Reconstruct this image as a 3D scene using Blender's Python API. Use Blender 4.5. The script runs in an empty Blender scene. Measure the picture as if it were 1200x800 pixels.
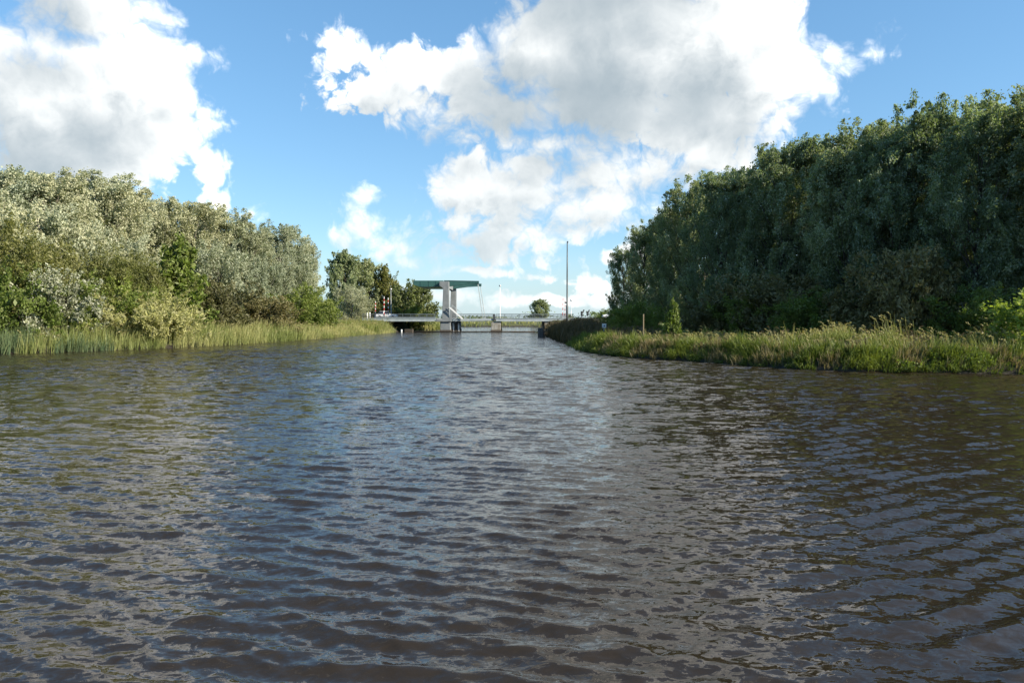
import bpy, bmesh, math, random
import numpy as np
from mathutils import Vector, Matrix

S = bpy.context.scene
COL = S.collection
R = math.radians

# ------------------------------------------------------------------ camera
EYE = 2.8
cam_d = bpy.data.cameras.new('camera')
cam_d.sensor_width = 36.0
cam_d.lens = 25.0
cam_d.clip_start = 0.1
cam_d.clip_end = 12000
cam = bpy.data.objects.new('camera', cam_d)
COL.objects.link(cam)
cam.location = (0, 0, EYE)
PITCH = math.atan(28 / 833.3)
cam.rotation_euler = (R(90) - PITCH, 0, 0)
S.camera = cam

# ------------------------------------------------------------------ light
SUN_EL, SUN_AZ = R(30), R(112)          # azimuth clockwise from +Y (view direction): sun to the right, a little behind
sun_dir = Vector((math.sin(SUN_AZ) * math.cos(SUN_EL), math.cos(SUN_AZ) * math.cos(SUN_EL), math.sin(SUN_EL)))
sl = bpy.data.lights.new('sun', 'SUN')
sl.energy = 5.0
sl.angle = R(0.5)
sl.color = (1.0, 0.90, 0.74)
sun = bpy.data.objects.new('sun', sl)
COL.objects.link(sun)
sun.rotation_euler = sun_dir.to_track_quat('Z', 'Y').to_euler()
sun.location = sun_dir * 60

S.view_settings.view_transform = 'Standard'
S.view_settings.look = 'None'
S.view_settings.exposure = 1.0
S.view_settings.gamma = 1.0
S.render.engine = 'CYCLES'
S.cycles.max_bounces = 6
S.cycles.diffuse_bounces = 3
S.cycles.glossy_bounces = 3
S.cycles.transmission_bounces = 3
S.cycles.transparent_max_bounces = 4
S.cycles.use_denoising = True
S.cycles.caustics_reflective = False
S.cycles.caustics_refractive = False
S.cycles.sample_clamp_indirect = 6.0

# ------------------------------------------------------------------ world: clear sky with cumulus
W = bpy.data.worlds.new('World')
S.world = W
W.use_nodes = True
W.cycles.sampling_method = 'MANUAL'
W.cycles.sample_map_resolution = 256
NT = W.node_tree
NT.nodes.clear()

class G:
    """small node-building helper"""
    def __init__(s, tree): s.t = tree
    def n(s, typ, **kw):
        nd = s.t.nodes.new(typ)
        for k, v in kw.items(): setattr(nd, k, v)
        return nd
    def put(s, sock, v):
        if hasattr(v, 'is_linked'): s.t.links.new(v, sock)
        else: sock.default_value = v
    def math(s, op, a, b=None, c=None, clamp=False):
        nd = s.n('ShaderNodeMath', operation=op, use_clamp=clamp)
        s.put(nd.inputs[0], a)
        if b is not None: s.put(nd.inputs[1], b)
        if c is not None: s.put(nd.inputs[2], c)
        return nd.outputs[0]
    def vec(s, op, a, b=None, c=None):
        nd = s.n('ShaderNodeVectorMath', operation=op)
        s.put(nd.inputs[0], a)
        if b is not None: s.put(nd.inputs[1], b)
        if c is not None: s.put(nd.inputs[2], c)
        return nd.outputs['Value'] if op in ('LENGTH', 'DOT_PRODUCT', 'DISTANCE') else nd.outputs[0]
    def ramp(s, v, a, b, lo=0.0, hi=1.0, smooth=True):
        nd = s.n('ShaderNodeMapRange', interpolation_type='SMOOTHSTEP' if smooth else 'LINEAR')
        nd.clamp = True
        s.put(nd.inputs['Value'], v)
        s.put(nd.inputs['From Min'], a); s.put(nd.inputs['From Max'], b)
        s.put(nd.inputs['To Min'], lo); s.put(nd.inputs['To Max'], hi)
        return nd.outputs[0]
    def mix(s, f, a, b, kind='RGBA', blend='MIX'):
        nd = s.n('ShaderNodeMix', data_type=kind)
        if kind == 'RGBA': nd.blend_type = blend
        i = {'RGBA': (6, 7, 2), 'FLOAT': (2, 3, 0)}[kind]
        s.put(nd.inputs[0], f)
        s.put(nd.inputs[i[0]], a); s.put(nd.inputs[i[1]], b)
        return nd.outputs[i[2]]
    def noise(s, v, scale, detail=4, rough=0.5, distortion=0.0, dims='3D', out=0):
        nd = s.n('ShaderNodeTexNoise', noise_dimensions=dims)
        if v is not None: s.put(nd.inputs['Vector'], v)
        nd.inputs['Scale'].default_value = scale
        nd.inputs['Detail'].default_value = detail
        nd.inputs['Roughness'].default_value = rough
        nd.inputs['Distortion'].default_value = distortion
        return nd.outputs[out]

def sky_angles(px, py):
    """direction of the reference view (1200x800 grid) as azimuth / elevation in the world"""
    x, z, y = (px - 600) / 833.3, (400 - py) / 833.3, 1.0
    c, s_ = math.cos(-PITCH), math.sin(-PITCH)
    y2, z2 = y * c - z * s_, y * s_ + z * c
    return math.atan2(x, y2), math.atan2(z2, math.hypot(x, y2))

# cumulus masses of this sky: centre, half width, half height
CLOUDS = [
    # big cloud over the left wood
    (112, 5, 110, 60), (60, 105, 125, 70), (160, 95, 85, 85), (232, 68, 26, 26), (120, 165, 100, 45), (20, 150, 80, 45),
    (-90, 60, 160, 90), (100, -90, 110, 90),
    (95, 130, 165, 105),
    (243, 205, 33, 34), (262, 228, 16, 16), (175, 200, 40, 22), (8, 186, 30, 9), (300, 248, 26, 13),
    # great cloud in the middle, running up out of view
    (400, 55, 42, 30), (470, 75, 62, 36), (545, 85, 70, 46), (640, 60, 95, 70), (740, 45, 120, 95), (850, 40, 110, 105),
    (905, 85, 72, 85), (975, 65, 62, 26), (690, 120, 130, 48), (830, 140, 125, 52), (760, -90, 190, 120), (680, -230, 160, 110),
    (930, -20, 40, 40), (1010, 62, 26, 12),
    (455, 105, 85, 34), (590, 135, 110, 42), (650, 165, 100, 28), (830, 178, 85, 36), (700, 245, 90, 38), (540, 225, 45, 45), (620, 275, 80, 26),
    # shelves under it
    (625, 198, 70, 30), (555, 195, 13, 22), (700, 200, 92, 40), (775, 195, 70, 40), (590, 245, 62, 34), (518, 232, 20, 28), (545, 262, 66, 26),
    (650, 285, 45, 24), (735, 240, 52, 26), (690, 262, 40, 16),
    (600, 225, 100, 48), (560, 288, 70, 26), (665, 268, 60, 32),
    # cumulus over the bridge
    (432, 235, 20, 18), (436, 262, 36, 24), (462, 288, 44, 22), (400, 285, 22, 20), (484, 305, 34, 12),
    # low bank on the horizon
    (690, 330, 24, 15), (700, 350, 34, 12), (560, 318, 50, 7), (640, 325, 36, 8), (530, 345, 90, 12), (640, 352, 110, 9), (330, 330, 70, 14), (740, 300, 30, 22), (820, 330, 110, 22),
]
CLOUD_GROUP = None
def cloud_group():
    t = bpy.data.node_groups.new('cloud_density', 'ShaderNodeTree')
    t.interface.new_socket('Angles', in_out='INPUT', socket_type='NodeSocketVector')
    t.interface.new_socket('Density', in_out='OUTPUT', socket_type='NodeSocketFloat')
    t.interface.new_socket('Body', in_out='OUTPUT', socket_type='NodeSocketFloat')
    g = G(t)
    gi, go = g.n('NodeGroupInput'), g.n('NodeGroupOutput')
    p = gi.outputs[0]
    # slow warp so that no outline is an ellipse
    wn = g.n('ShaderNodeTexNoise'); wn.inputs['Scale'].default_value = 9; wn.inputs['Detail'].default_value = 3
    g.put(wn.inputs['Vector'], p)
    w = g.vec('MULTIPLY_ADD', wn.outputs['Color'], (0.07, 0.05, 0), (-0.035, -0.025, 0))
    q = g.vec('ADD', p, w)
    cur = None
    for cx, cy, rx, ry in CLOUDS:
        a, e = sky_angles(cx, cy)
        a2, _ = sky_angles(cx + rx, cy); a1, _ = sky_angles(cx - rx, cy)
        _, e2 = sky_angles(cx, cy - ry); _, e1 = sky_angles(cx, cy + ry)
        sx, sy = 2 / (a2 - a1), 2 / (e2 - e1)
        d = g.vec('LENGTH', g.vec('MULTIPLY_ADD', q, (sx, sy, 0), (-a * sx, -e * sy, 0)))
        k = max(0.7, min(2.6, min(rx, ry) / 34))
        f = g.math('MULTIPLY_ADD', d, -k, k + 0.42)
        cur = f if cur is None else g.math('SMOOTH_MAX', cur, f, 0.25)
    field = g.math('MAXIMUM', cur, -1.5)
    # the same kind of sky goes on all round outside the named masses
    sepx = g.n('ShaderNodeSeparateXYZ'); g.put(sepx.inputs[0], p)
    az = g.math('ABSOLUTE', sepx.outputs[0])
    out = g.math('MAXIMUM', g.ramp(az, 0.66, 0.95), g.ramp(sepx.outputs[1], 0.55, 0.8))
    gen = g.math('MULTIPLY_ADD', g.noise(g.vec('MULTIPLY', p, (1, 1.5, 1)), 2.6, 3, 0.5), 5.0, -2.75)
    gen = g.math('MINIMUM', gen, 1.6)
    field = g.math('MAXIMUM', field, g.math('MULTIPLY_ADD', g.math('SUBTRACT', 1.0, out), -3.0, gen))
    # billows and fine curl
    vo = g.n('ShaderNodeTexVoronoi', feature='F1', voronoi_dimensions='2D')
    vo.inputs['Scale'].default_value = 26; vo.inputs['Detail'].default_value = 3.0; vo.inputs['Roughness'].default_value = 0.55
    vo.inputs['Lacunarity'].default_value = 2.2
    wn2 = g.n('ShaderNodeTexNoise'); wn2.inputs['Scale'].default_value = 30; wn2.inputs['Detail'].default_value = 4
    g.put(wn2.inputs['Vector'], p)
    pv = g.vec('MULTIPLY_ADD', wn2.outputs['Color'], (0.03, 0.03, 0), q)
    g.put(vo.inputs['Vector'], pv)
    bil = g.math('SUBTRACT', 0.42, vo.outputs['Distance'])
    fb = g.math('SUBTRACT', g.noise(g.vec('MULTIPLY', q, (1, 1.25, 1)), 11, 9, 0.58, 0.2), 0.5)
    d = g.math('MULTIPLY_ADD', bil, 0.75, field)
    d = g.math('MULTIPLY_ADD', fb, 1.65, d)
    t.links.new(d, go.inputs['Density'])
    t.links.new(field, go.inputs['Body'])
    return t

def build_world():
    g = G(NT)
    sky = g.n('ShaderNodeTexSky', sky_type='NISHITA')
    sky.sun_disc = False
    sky.sun_elevation = SUN_EL
    sky.sun_rotation = SUN_AZ
    sky.altitude = 0; sky.air_density = 1.0; sky.dust_density = 0.2; sky.ozone_density = 2.5
    tc = g.n('ShaderNodeTexCoord')
    d = g.vec('NORMALIZE', tc.outputs['Generated'])
    sp = g.n('ShaderNodeSeparateXYZ'); g.put(sp.inputs[0], d)
    az = g.math('ARCTAN2', sp.outputs[0], sp.outputs[1])
    el = g.math('ARCSINE', sp.outputs[2])
    cb = g.n('ShaderNodeCombineXYZ'); g.put(cb.inputs[0], az); g.put(cb.inputs[1], el)
    p = cb.outputs[0]
    grp = cloud_group()
    def dens(v):
        nd = g.n('ShaderNodeGroup'); nd.node_tree = grp
        g.put(nd.inputs[0], v)
        return nd.outputs[0], nd.outputs[1]
    d0, b0 = dens(p)
    d1, b1 = dens(g.vec('ADD', p, (0.016, 0.020, 0)))
    _, b2 = dens(g.vec('ADD', p, (0.045, 0.075, 0)))
    _, b3 = dens(g.vec('ADD', p, (0.20, 0.05, 0)))
    soft = g.ramp(g.noise(p, 5.0, 2, 0.5), 0.35, 0.62, 0.35, 1.3)
    alpha = g.ramp(d0, 0.0, soft)
    # light: what stands between this piece of cloud and the sun
    relief = g.math('MULTIPLY', g.math('SUBTRACT', d0, d1), 0.40)
    depth = g.math('ADD', g.math('MULTIPLY', g.math('MAXIMUM', b2, 0.0), 0.66), g.math('MULTIPLY', g.math('MAXIMUM', b3, 0.0), 0.34))
    depth = g.math('ADD', depth, g.ramp(d0, 0.1, 1.6, 0.0, 0.32))
    form = g.ramp(relief, -0.45, 0.45, 0.45, 1.55, smooth=False)
    lit = g.math('MULTIPLY', g.math('EXPONENT', g.math('MULTIPLY', depth, -1.0)), form)
    lit = g.math('MINIMUM', g.math('MULTIPLY', lit, 1.12), 1.0)
    ccol = g.mix(lit, CLOUD_DARK, CLOUD_LIT)
    # air between us and the low clouds
    haze = g.ramp(el, 0.0, 0.20, 0.45, 0.0)
    ccol = g.mix(haze, ccol, CLOUD_FAR)
    hs = g.n('ShaderNodeHueSaturation'); hs.inputs['Saturation'].default_value = SKY_SAT; hs.inputs['Value'].default_value = SKY_VAL
    g.put(hs.inputs['Color'], sky.outputs[0])
    gm = g.n('ShaderNodeGamma'); gm.inputs[1].default_value = 0.62
    g.put(gm.inputs[0], hs.outputs[0])
    blue = g.mix(1.0, gm.outputs[0], SKY_TINT, blend='MULTIPLY')
    blue = g.mix(g.ramp(el, -0.02, 0.11, 0.85, 0.0), blue, CLOUD_FAR)
    col = g.mix(g.math('MULTIPLY', alpha, 0.97), blue, ccol)
    bg = g.n('ShaderNodeBackground')
    g.put(bg.inputs['Color'], col)
    bg.inputs['Strength'].default_value = SKY_STRENGTH
    wo = g.n('ShaderNodeOutputWorld')
    NT.links.new(bg.outputs[0], wo.inputs['Surface'])
SKY_STRENGTH, SKY_SAT, SKY_VAL = 0.11, 1.2, 1.0
SKY_TINT = (1.06, 1.36, 1.57, 1)
CLOUD_LIT = (8.6, 8.4, 8.0, 1)
CLOUD_DARK = (1.75, 2.15, 2.42, 1)
CLOUD_FAR = (2.9, 3.6, 3.95, 1)
build_world()
#__SKY_END__
# ------------------------------------------------------------------ materials
def mat(name):
    m = bpy.data.materials.new(name); m.use_nodes = True
    m.node_tree.nodes.clear()
    g = G(m.node_tree)
    out = g.n('ShaderNodeOutputMaterial')
    return m, g, out
def principled(g, color, rough=0.6, **kw):
    b = g.n('ShaderNodeBsdfPrincipled')
    g.put(b.inputs['Base Color'], color); g.put(b.inputs['Roughness'], rough)
    for k, v in kw.items(): g.put(b.inputs[k.replace('_', ' ')], v)
    return b
def rgb(*c): return (*c, 1.0)

def solid(name, c1, c2, scale=2.0, rough=0.6, metallic=0.0, bump=0.0, stretch=(1, 1, 1), streak=0.0):
    """painted / mineral surface: two tones broken by noise, optional vertical streaks and fine bump"""
    m, g, out = mat(name)
    geo = g.n('ShaderNodeTexCoord').outputs['Object']
    v = g.vec('MULTIPLY', geo, stretch)
    n = g.noise(v, scale, 6, 0.62)
    f = g.ramp(n, 0.33, 0.68)
    if streak:
        s = g.noise(g.vec('MULTIPLY', geo, (5, 5, 0.35)), 1.2, 4, 0.6)
        f = g.math('ADD', f, g.math('MULTIPLY', g.ramp(s, 0.45, 0.7), streak), clamp=True)
    c = g.mix(f, rgb(*c1), rgb(*c2))
    b = principled(g, c, rough, Metallic=metallic)
    if bump:
        bp = g.n('ShaderNodeBump'); bp.inputs['Strength'].default_value = bump; bp.inputs['Distance'].default_value = 0.03
        g.put(bp.inputs['Height'], g.noise(geo, scale * 9, 5, 0.6))
        g.t.links.new(bp.outputs[0], b.inputs['Normal'])
    g.t.links.new(b.outputs[0], out.inputs[0])
    return m

def leaf_mat(name, top, top2, under, under2, trans=0.25, rough=0.55, under_amount=1.0):
    """leaf with a darker upper face and its own underside; 'tone' varies from leaf to leaf"""
    m, g, out = mat(name)
    at = g.n('ShaderNodeAttribute', attribute_name='tone').outputs['Fac']
    bf = g.n('ShaderNodeNewGeometry').outputs['Backfacing']
    own = g.n('ShaderNodeObjectInfo').outputs['Random']
    tint = g.mix(own, rgb(0.78, 0.86, 0.86), rgb(1.16, 1.14, 1.06))
    ct = g.mix(1.0, g.mix(at, rgb(*top), rgb(*top2)), tint, blend='MULTIPLY')
    cu = g.mix(1.0, g.mix(at, rgb(*under), rgb(*under2)), tint, blend='MULTIPLY')
    c = g.mix(g.math('MULTIPLY', bf, under_amount), ct, cu)
    b = principled(g, c, rough)
    b.inputs['Specular IOR Level'].default_value = 0.3
    tr = g.n('ShaderNodeBsdfTranslucent')
    g.put(tr.inputs['Color'], g.mix(1.0, ct, rgb(1.5, 1.6, 0.8), blend='MULTIPLY'))
    mx = g.n('ShaderNodeMixShader'); mx.inputs[0].default_value = trans
    g.t.links.new(b.outputs[0], mx.inputs[1]); g.t.links.new(tr.outputs[0], mx.inputs[2])
    g.t.links.new(mx.outputs[0], out.inputs[0])
    return m

def blade_mat(name, low, high, tip, trans=0.3):
    """grass and reed blades: 'tone' picks the plant's own hue, 'along' runs from root to tip"""
    m, g, out = mat(name)
    at = g.n('ShaderNodeAttribute', attribute_name='tone').outputs['Fac']
    al = g.n('ShaderNodeAttribute', attribute_name='along').outputs['Fac']
    base = g.mix(at, rgb(*low), rgb(*high))
    c = g.mix(g.ramp(al, 0.55, 1.0), base, g.mix(0.55, base, rgb(*tip)))
    b = principled(g, c, 0.5)
    b.inputs['Specular IOR Level'].default_value = 0.3
    tr = g.n('ShaderNodeBsdfTranslucent'); g.put(tr.inputs['Color'], g.mix(1.0, c, rgb(1.5, 1.5, 0.9), blend='MULTIPLY'))
    mx = g.n('ShaderNodeMixShader'); mx.inputs[0].default_value = trans
    g.t.links.new(b.outputs[0], mx.inputs[1]); g.t.links.new(tr.outputs[0], mx.inputs[2])
    g.t.links.new(mx.outputs[0], out.inputs[0])
    return m

M = {}
M['concrete'] = solid('concrete', (0.15, 0.168, 0.175), (0.21, 0.228, 0.235), 0.8, 0.85, bump=0.3, streak=0.25)
M['concrete_stained'] = solid('concrete_stained', (0.34, 0.34, 0.31), (0.16, 0.13, 0.09), 0.9, 0.85, bump=0.3, streak=0.5)
M['green_steel'] = solid('green_steel', (0.028, 0.088, 0.080), (0.042, 0.115, 0.10), 0.8, 0.45)
M['grey_steel'] = solid('grey_steel', (0.30, 0.35, 0.37), (0.40, 0.44, 0.45), 0.9, 0.5)
M['rail_steel'] = solid('rail_steel', (0.10, 0.125, 0.135), (0.15, 0.175, 0.18), 2.0, 0.5)
M['dark_steel'] = solid('dark_steel', (0.045, 0.05, 0.055), (0.075, 0.08, 0.08), 2.0, 0.5)
M['galvanised'] = solid('galvanised', (0.42, 0.44, 0.45), (0.55, 0.56, 0.56), 3.0, 0.4, 0.3)
M['white_paint'] = solid('white_paint', (0.74, 0.74, 0.72), (0.82, 0.82, 0.80), 3.0, 0.4)
M['red_paint'] = solid('red_paint', (0.50, 0.03, 0.02), (0.58, 0.05, 0.03), 3.0, 0.4)
M['blue_paint'] = solid('blue_paint', (0.02, 0.04, 0.20), (0.03, 0.05, 0.25), 3.0, 0.4)
M['timber'] = solid('timber', (0.035, 0.028, 0.02), (0.075, 0.06, 0.045), 3.0, 0.85, bump=0.4, stretch=(0.4, 1, 1))
M['pale_timber'] = solid('pale_timber', (0.20, 0.15, 0.09), (0.30, 0.24, 0.15), 4.0, 0.85, bump=0.4, stretch=(1, 1, .3))
M['asphalt'] = solid('asphalt', (0.045, 0.045, 0.045), (0.065, 0.063, 0.06), 6.0, 0.9, bump=0.2)
M['car_white'] = solid('car_white', (0.76, 0.77, 0.78), (0.80, 0.81, 0.81), 1.0, 0.25)
M['glass_dark'] = solid('glass_dark', (0.02, 0.025, 0.03), (0.03, 0.035, 0.04), 1.0, 0.08)
M['rubber'] = solid('rubber', (0.02, 0.02, 0.02), (0.03, 0.03, 0.03), 5.0, 0.8)
M['lamp_amber'] = solid('lamp_amber', (0.5, 0.05, 0.02), (0.55, 0.08, 0.02), 5.0, 0.3)
M['bark'] = solid('bark', (0.13, 0.115, 0.09), (0.24, 0.22, 0.18), 3.0, 0.9, bump=0.6, stretch=(2, 2, .4))
M['bark_dark'] = solid('bark_dark', (0.055, 0.045, 0.035), (0.10, 0.085, 0.065), 3.0, 0.9, bump=0.6, stretch=(2, 2, .4))
M['silver_leaf'] = leaf_mat('silver_leaf', (0.17, 0.185, 0.10), (0.38, 0.39, 0.28), (0.29, 0.295, 0.20), (0.50, 0.495, 0.36), 0.26)
M['white_leaf'] = leaf_mat('white_leaf', (0.10, 0.115, 0.045), (0.28, 0.29, 0.18), (0.30, 0.305, 0.22), (0.52, 0.51, 0.40), 0.22)
M['grey_leaf'] = leaf_mat('grey_leaf', (0.105, 0.13, 0.056), (0.26, 0.29, 0.155), (0.21, 0.24, 0.15), (0.47, 0.50, 0.38), 0.46)
M['tall_leaf'] = leaf_mat('tall_leaf', (0.16, 0.185, 0.085), (0.33, 0.35, 0.17), (0.22, 0.24, 0.14), (0.40, 0.41, 0.26), 0.32)
M['green_leaf'] = leaf_mat('green_leaf', (0.085, 0.125, 0.018), (0.18, 0.225, 0.045), (0.11, 0.14, 0.038), (0.21, 0.23, 0.075), 0.32)
M['fresh_leaf'] = leaf_mat('fresh_leaf', (0.15, 0.20, 0.025), (0.28, 0.33, 0.06), (0.17, 0.22, 0.05), (0.30, 0.34, 0.10), 0.4)
M['olive_leaf'] = leaf_mat('olive_leaf', (0.095, 0.105, 0.022), (0.185, 0.18, 0.05), (0.12, 0.13, 0.045), (0.22, 0.21, 0.085), 0.3)
M['yellow_leaf'] = leaf_mat('yellow_leaf', (0.30, 0.29, 0.10), (0.48, 0.45, 0.20), (0.22, 0.21, 0.10), (0.38, 0.35, 0.19), 0.3)
M['brown_leaf'] = leaf_mat('brown_leaf', (0.095, 0.090, 0.032), (0.17, 0.15, 0.062), (0.10, 0.092, 0.045), (0.17, 0.15, 0.075), 0.22)
M['dark_leaf'] = leaf_mat('dark_leaf', (0.105, 0.125, 0.04), (0.21, 0.23, 0.085), (0.09, 0.11, 0.05), (0.16, 0.17, 0.085), 0.28)
M['reed_yellow'] = blade_mat('reed_yellow', (0.165, 0.205, 0.06), (0.40, 0.385, 0.17), (0.38, 0.31, 0.16))
M['reed_blue'] = blade_mat('reed_blue', (0.08, 0.135, 0.065), (0.17, 0.21, 0.10), (0.22, 0.25, 0.13))
M['reed_plume'] = blade_mat('reed_plume', (0.095, 0.15, 0.028), (0.25, 0.26, 0.075), (0.34, 0.27, 0.14))
M['reed_brown'] = blade_mat('reed_brown', (0.055, 0.05, 0.022), (0.12, 0.095, 0.05), (0.17, 0.12, 0.075))
M['grass_green'] = blade_mat('grass_green', (0.060, 0.10, 0.016), (0.16, 0.20, 0.038), (0.20, 0.22, 0.07))
M['grass_dry'] = blade_mat('grass_dry', (0.14, 0.12, 0.055), (0.27, 0.22, 0.12), (0.32, 0.27, 0.17))

def ground_mat():
    m, g, out = mat('soil_and_turf')
    co = g.n('ShaderNodeTexCoord').outputs['Object']
    z = g.n('ShaderNodeSeparateXYZ'); g.put(z.inputs[0], co)
    big = g.noise(co, 0.05, 6, 0.6); fine = g.noise(co, 2.5, 6, 0.65)
    turf = g.mix(g.ramp(big, 0.35, 0.65), rgb(0.055, 0.075, 0.02), rgb(0.10, 0.105, 0.04))
    turf = g.mix(g.ramp(fine, 0.35, 0.7), turf, rgb(0.045, 0.05, 0.018))
    mud = g.mix(fine, rgb(0.014, 0.011, 0.006), rgb(0.03, 0.024, 0.014))
    c = g.mix(g.ramp(g.math('ADD', z.outputs[2], g.math('MULTIPLY', fine, 0.3)), 0.3, 0.65), mud, turf)
    b = principled(g, c, 0.95)
    bp = g.n('ShaderNodeBump'); bp.inputs['Strength'].default_value = 0.7; bp.inputs['Distance'].default_value = 0.12
    g.put(bp.inputs['Height'], fine); g.t.links.new(bp.outputs[0], b.inputs['Normal'])
    g.t.links.new(b.outputs[0], out.inputs[0])
    return m
M['ground'] = ground_mat()

def water_mat():
    m, g, out = mat('peat_water')
    co = g.n('ShaderNodeTexCoord').outputs['Object']
    b = principled(g, rgb(0.023, 0.017, 0.0105), 0.05, IOR=1.333)
    b.inputs['Specular IOR Level'].default_value = 0.62
    # ripples too small for the mesh
    rot = g.n('ShaderNodeMapping'); rot.inputs['Rotation'].default_value = (0, 0, R(-12)); rot.inputs['Scale'].default_value = (0.55, 1.0, 1.0)
    g.put(rot.inputs['Vector'], co)
    def slopes(sc, det, rough, dist):
        return g.vec('SUBTRACT', g.noise(rot.outputs[0], sc, det, rough, dist, out=1), (0.5, 0.5, 0.5))
    gust = g.ramp(g.noise(co, 0.10, 3, 0.5), 0.35, 0.65, 0.65, 1.0)
    far = g.n('ShaderNodeAttribute', attribute_name='far').outputs['Fac']
    g.put(b.inputs['Roughness'], g.math('MULTIPLY_ADD', far, 0.08, 0.04))
    fine = g.vec('SCALE', slopes(11.0, 4, 0.68, 0.8)); fine.node.inputs['Scale'].default_value = 0.90
    chop = g.vec('SCALE', slopes(2.4, 3, 0.62, 0.4)); g.put(chop.node.inputs['Scale'], g.math('MULTIPLY_ADD', far, 1.9, 0.16))
    sl_ = g.vec('SCALE', g.vec('ADD', fine, chop)); g.put(sl_.node.inputs['Scale'], gust)
    nrm = g.vec('NORMALIZE', g.vec('ADD', g.n('ShaderNodeNewGeometry').outputs['Normal'], g.vec('MULTIPLY', sl_, (0.7, 1.25, 0))))
    g.t.links.new(nrm, b.inputs['Normal'])
    g.t.links.new(b.outputs[0], out.inputs[0])
    return m
M['water'] = water_mat()

# ------------------------------------------------------------------ mesh helpers
def tag(o, label=None, cat=None, group=None, kind=None):
    if label: o['label'] = label
    if cat: o['category'] = cat
    if group: o['group'] = group
    if kind: o['kind'] = kind
    return o
def link(name, me, m=None, parent=None):
    o = bpy.data.objects.new(name, me); COL.objects.link(o)
    if m is not None and me is not None and not me.materials: me.materials.append(m)
    if parent is not None: o.parent = parent
    return o
def empty(name, loc, label=None, cat=None, group=None, rz=0.0):
    o = bpy.data.objects.new(name, None); COL.objects.link(o)
    o.empty_display_size = 0.3
    o.location = loc; o.rotation_euler = (0, 0, rz)
    return tag(o, label, cat, group)
def mesh_np(name, co, faces, m=None, attrs=None, smooth=False):
    """co (n,3); faces (k,3) or (k,4) int arrays; attrs: dict of per-vertex floats"""
    me = bpy.data.meshes.new(name)
    co = np.asarray(co, np.float32); faces = np.asarray(faces, np.int32)
    k, c = faces.shape
    me.vertices.add(len(co)); me.vertices.foreach_set('co', co.ravel())
    me.loops.add(k * c); me.loops.foreach_set('vertex_index', faces.ravel())
    me.polygons.add(k); me.polygons.foreach_set('loop_start', np.arange(0, k * c, c, dtype=np.int32))
    if smooth: me.polygons.foreach_set('use_smooth', np.ones(k, bool))
    for an, av in (attrs or {}).items():
        a = me.attributes.new(an, 'FLOAT', 'POINT'); a.data.foreach_set('value', np.asarray(av, np.float32).ravel())
    me.update(calc_edges=True)
    if m is not None: me.materials.append(m)
    return me

class MB:
    """collects simple solids and links them as ONE mesh object"""
    def __init__(s): s.v = []; s.f = []
    def add(s, vs, fs):
        o = len(s.v); s.v += [tuple(v) for v in vs]; s.f += [tuple(i + o for i in f) for f in fs]; return s
    def box(s, x0, x1, y0, y1, z0, z1):
        vs = [(x, y, z) for z in (z0, z1) for y in (y0, y1) for x in (x0, x1)]
        return s.add(vs, [(0, 2, 3, 1), (4, 5, 7, 6), (0, 1, 5, 4), (2, 6, 7, 3), (0, 4, 6, 2), (1, 3, 7, 5)])
    def prism(s, poly, y0, y1):
        """poly in x,z (counter-clockwise seen from -y) extruded along y"""
        n = len(poly)
        vs = [(x, y0, z) for x, z in poly] + [(x, y1, z) for x, z in poly]
        fs = [tuple(range(n)), tuple(range(2 * n - 1, n - 1, -1))]
        fs += [(i, i + n, (i + 1) % n + n, (i + 1) % n) for i in range(n)]
        return s.add(vs, fs)
    def tube(s, pts, rad, n=8):
        pts = [Vector(p) for p in pts]
        if not hasattr(rad, '__len__'): rad = [rad] * len(pts)
        rings = []
        for i, p in enumerate(pts):
            d = (pts[min(i + 1, len(pts) - 1)] - pts[max(i - 1, 0)]).normalized()
            a = Vector((1, 0, 0)) if abs(d.z) > 0.5 else Vector((0, 0, 1))
            u = d.cross(a).normalized(); w = d.cross(u)
            rings.append([p + (u * math.cos(t) + w * math.sin(t)) * rad[i] for t in (2 * math.pi * k / n for k in range(n))])
        vs = [v for r in rings for v in r]; fs = []
        for i in range(len(pts) - 1):
            for k in range(n):
                a, b = i * n + k, i * n + (k + 1) % n
                fs.append((a, b, b + n, a + n))
        fs.append(tuple(range(n - 1, -1, -1))); fs.append(tuple(range((len(pts) - 1) * n, len(pts) * n)))
        return s.add(vs, fs)
    def bar(s, a, b, w, h=None):
        """square bar from a to b"""
        a, b = Vector(a), Vector(b); h = h or w
        d = (b - a).normalized(); up = Vector((0, 0, 1)) if abs(d.z) < 0.95 else Vector((0, 1, 0))
        u = d.cross(up).normalized() * w / 2; v = u.cross(d).normalized() * h / 2
        vs = [p + i * u + j * v for p in (a, b) for i, j in ((-1, -1), (1, -1), (1, 1), (-1, 1))]
        return s.add(vs, [(0, 1, 2, 3), (7, 6, 5, 4), (0, 4, 5, 1), (1, 5, 6, 2), (2, 6, 7, 3), (3, 7, 4, 0)])
    def build(s, name, m, parent=None, bevel=0.0, smooth=False):
        me = bpy.data.meshes.new(name); me.from_pydata(s.v, [], s.f)
        bm = bmesh.new(); bm.from_mesh(me)
        bmesh.ops.recalc_face_normals(bm, faces=bm.faces)
        if bevel: bmesh.ops.bevel(bm, geom=list(bm.edges), offset=bevel, segments=1, affect='EDGES', clamp_overlap=True)
        bm.to_mesh(me); bm.free()
        if smooth: me.polygons.foreach_set('use_smooth', np.ones(len(me.polygons), bool))
        return link(name, me, m, parent)

def kids(o):
    return [c for c in bpy.data.objects if c.parent is o]
def copy_tree(o, parent=None):
    c = o.copy(); COL.objects.link(c); c.parent = parent
    for ch in kids(o): copy_tree(ch, c)
    return c

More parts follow.
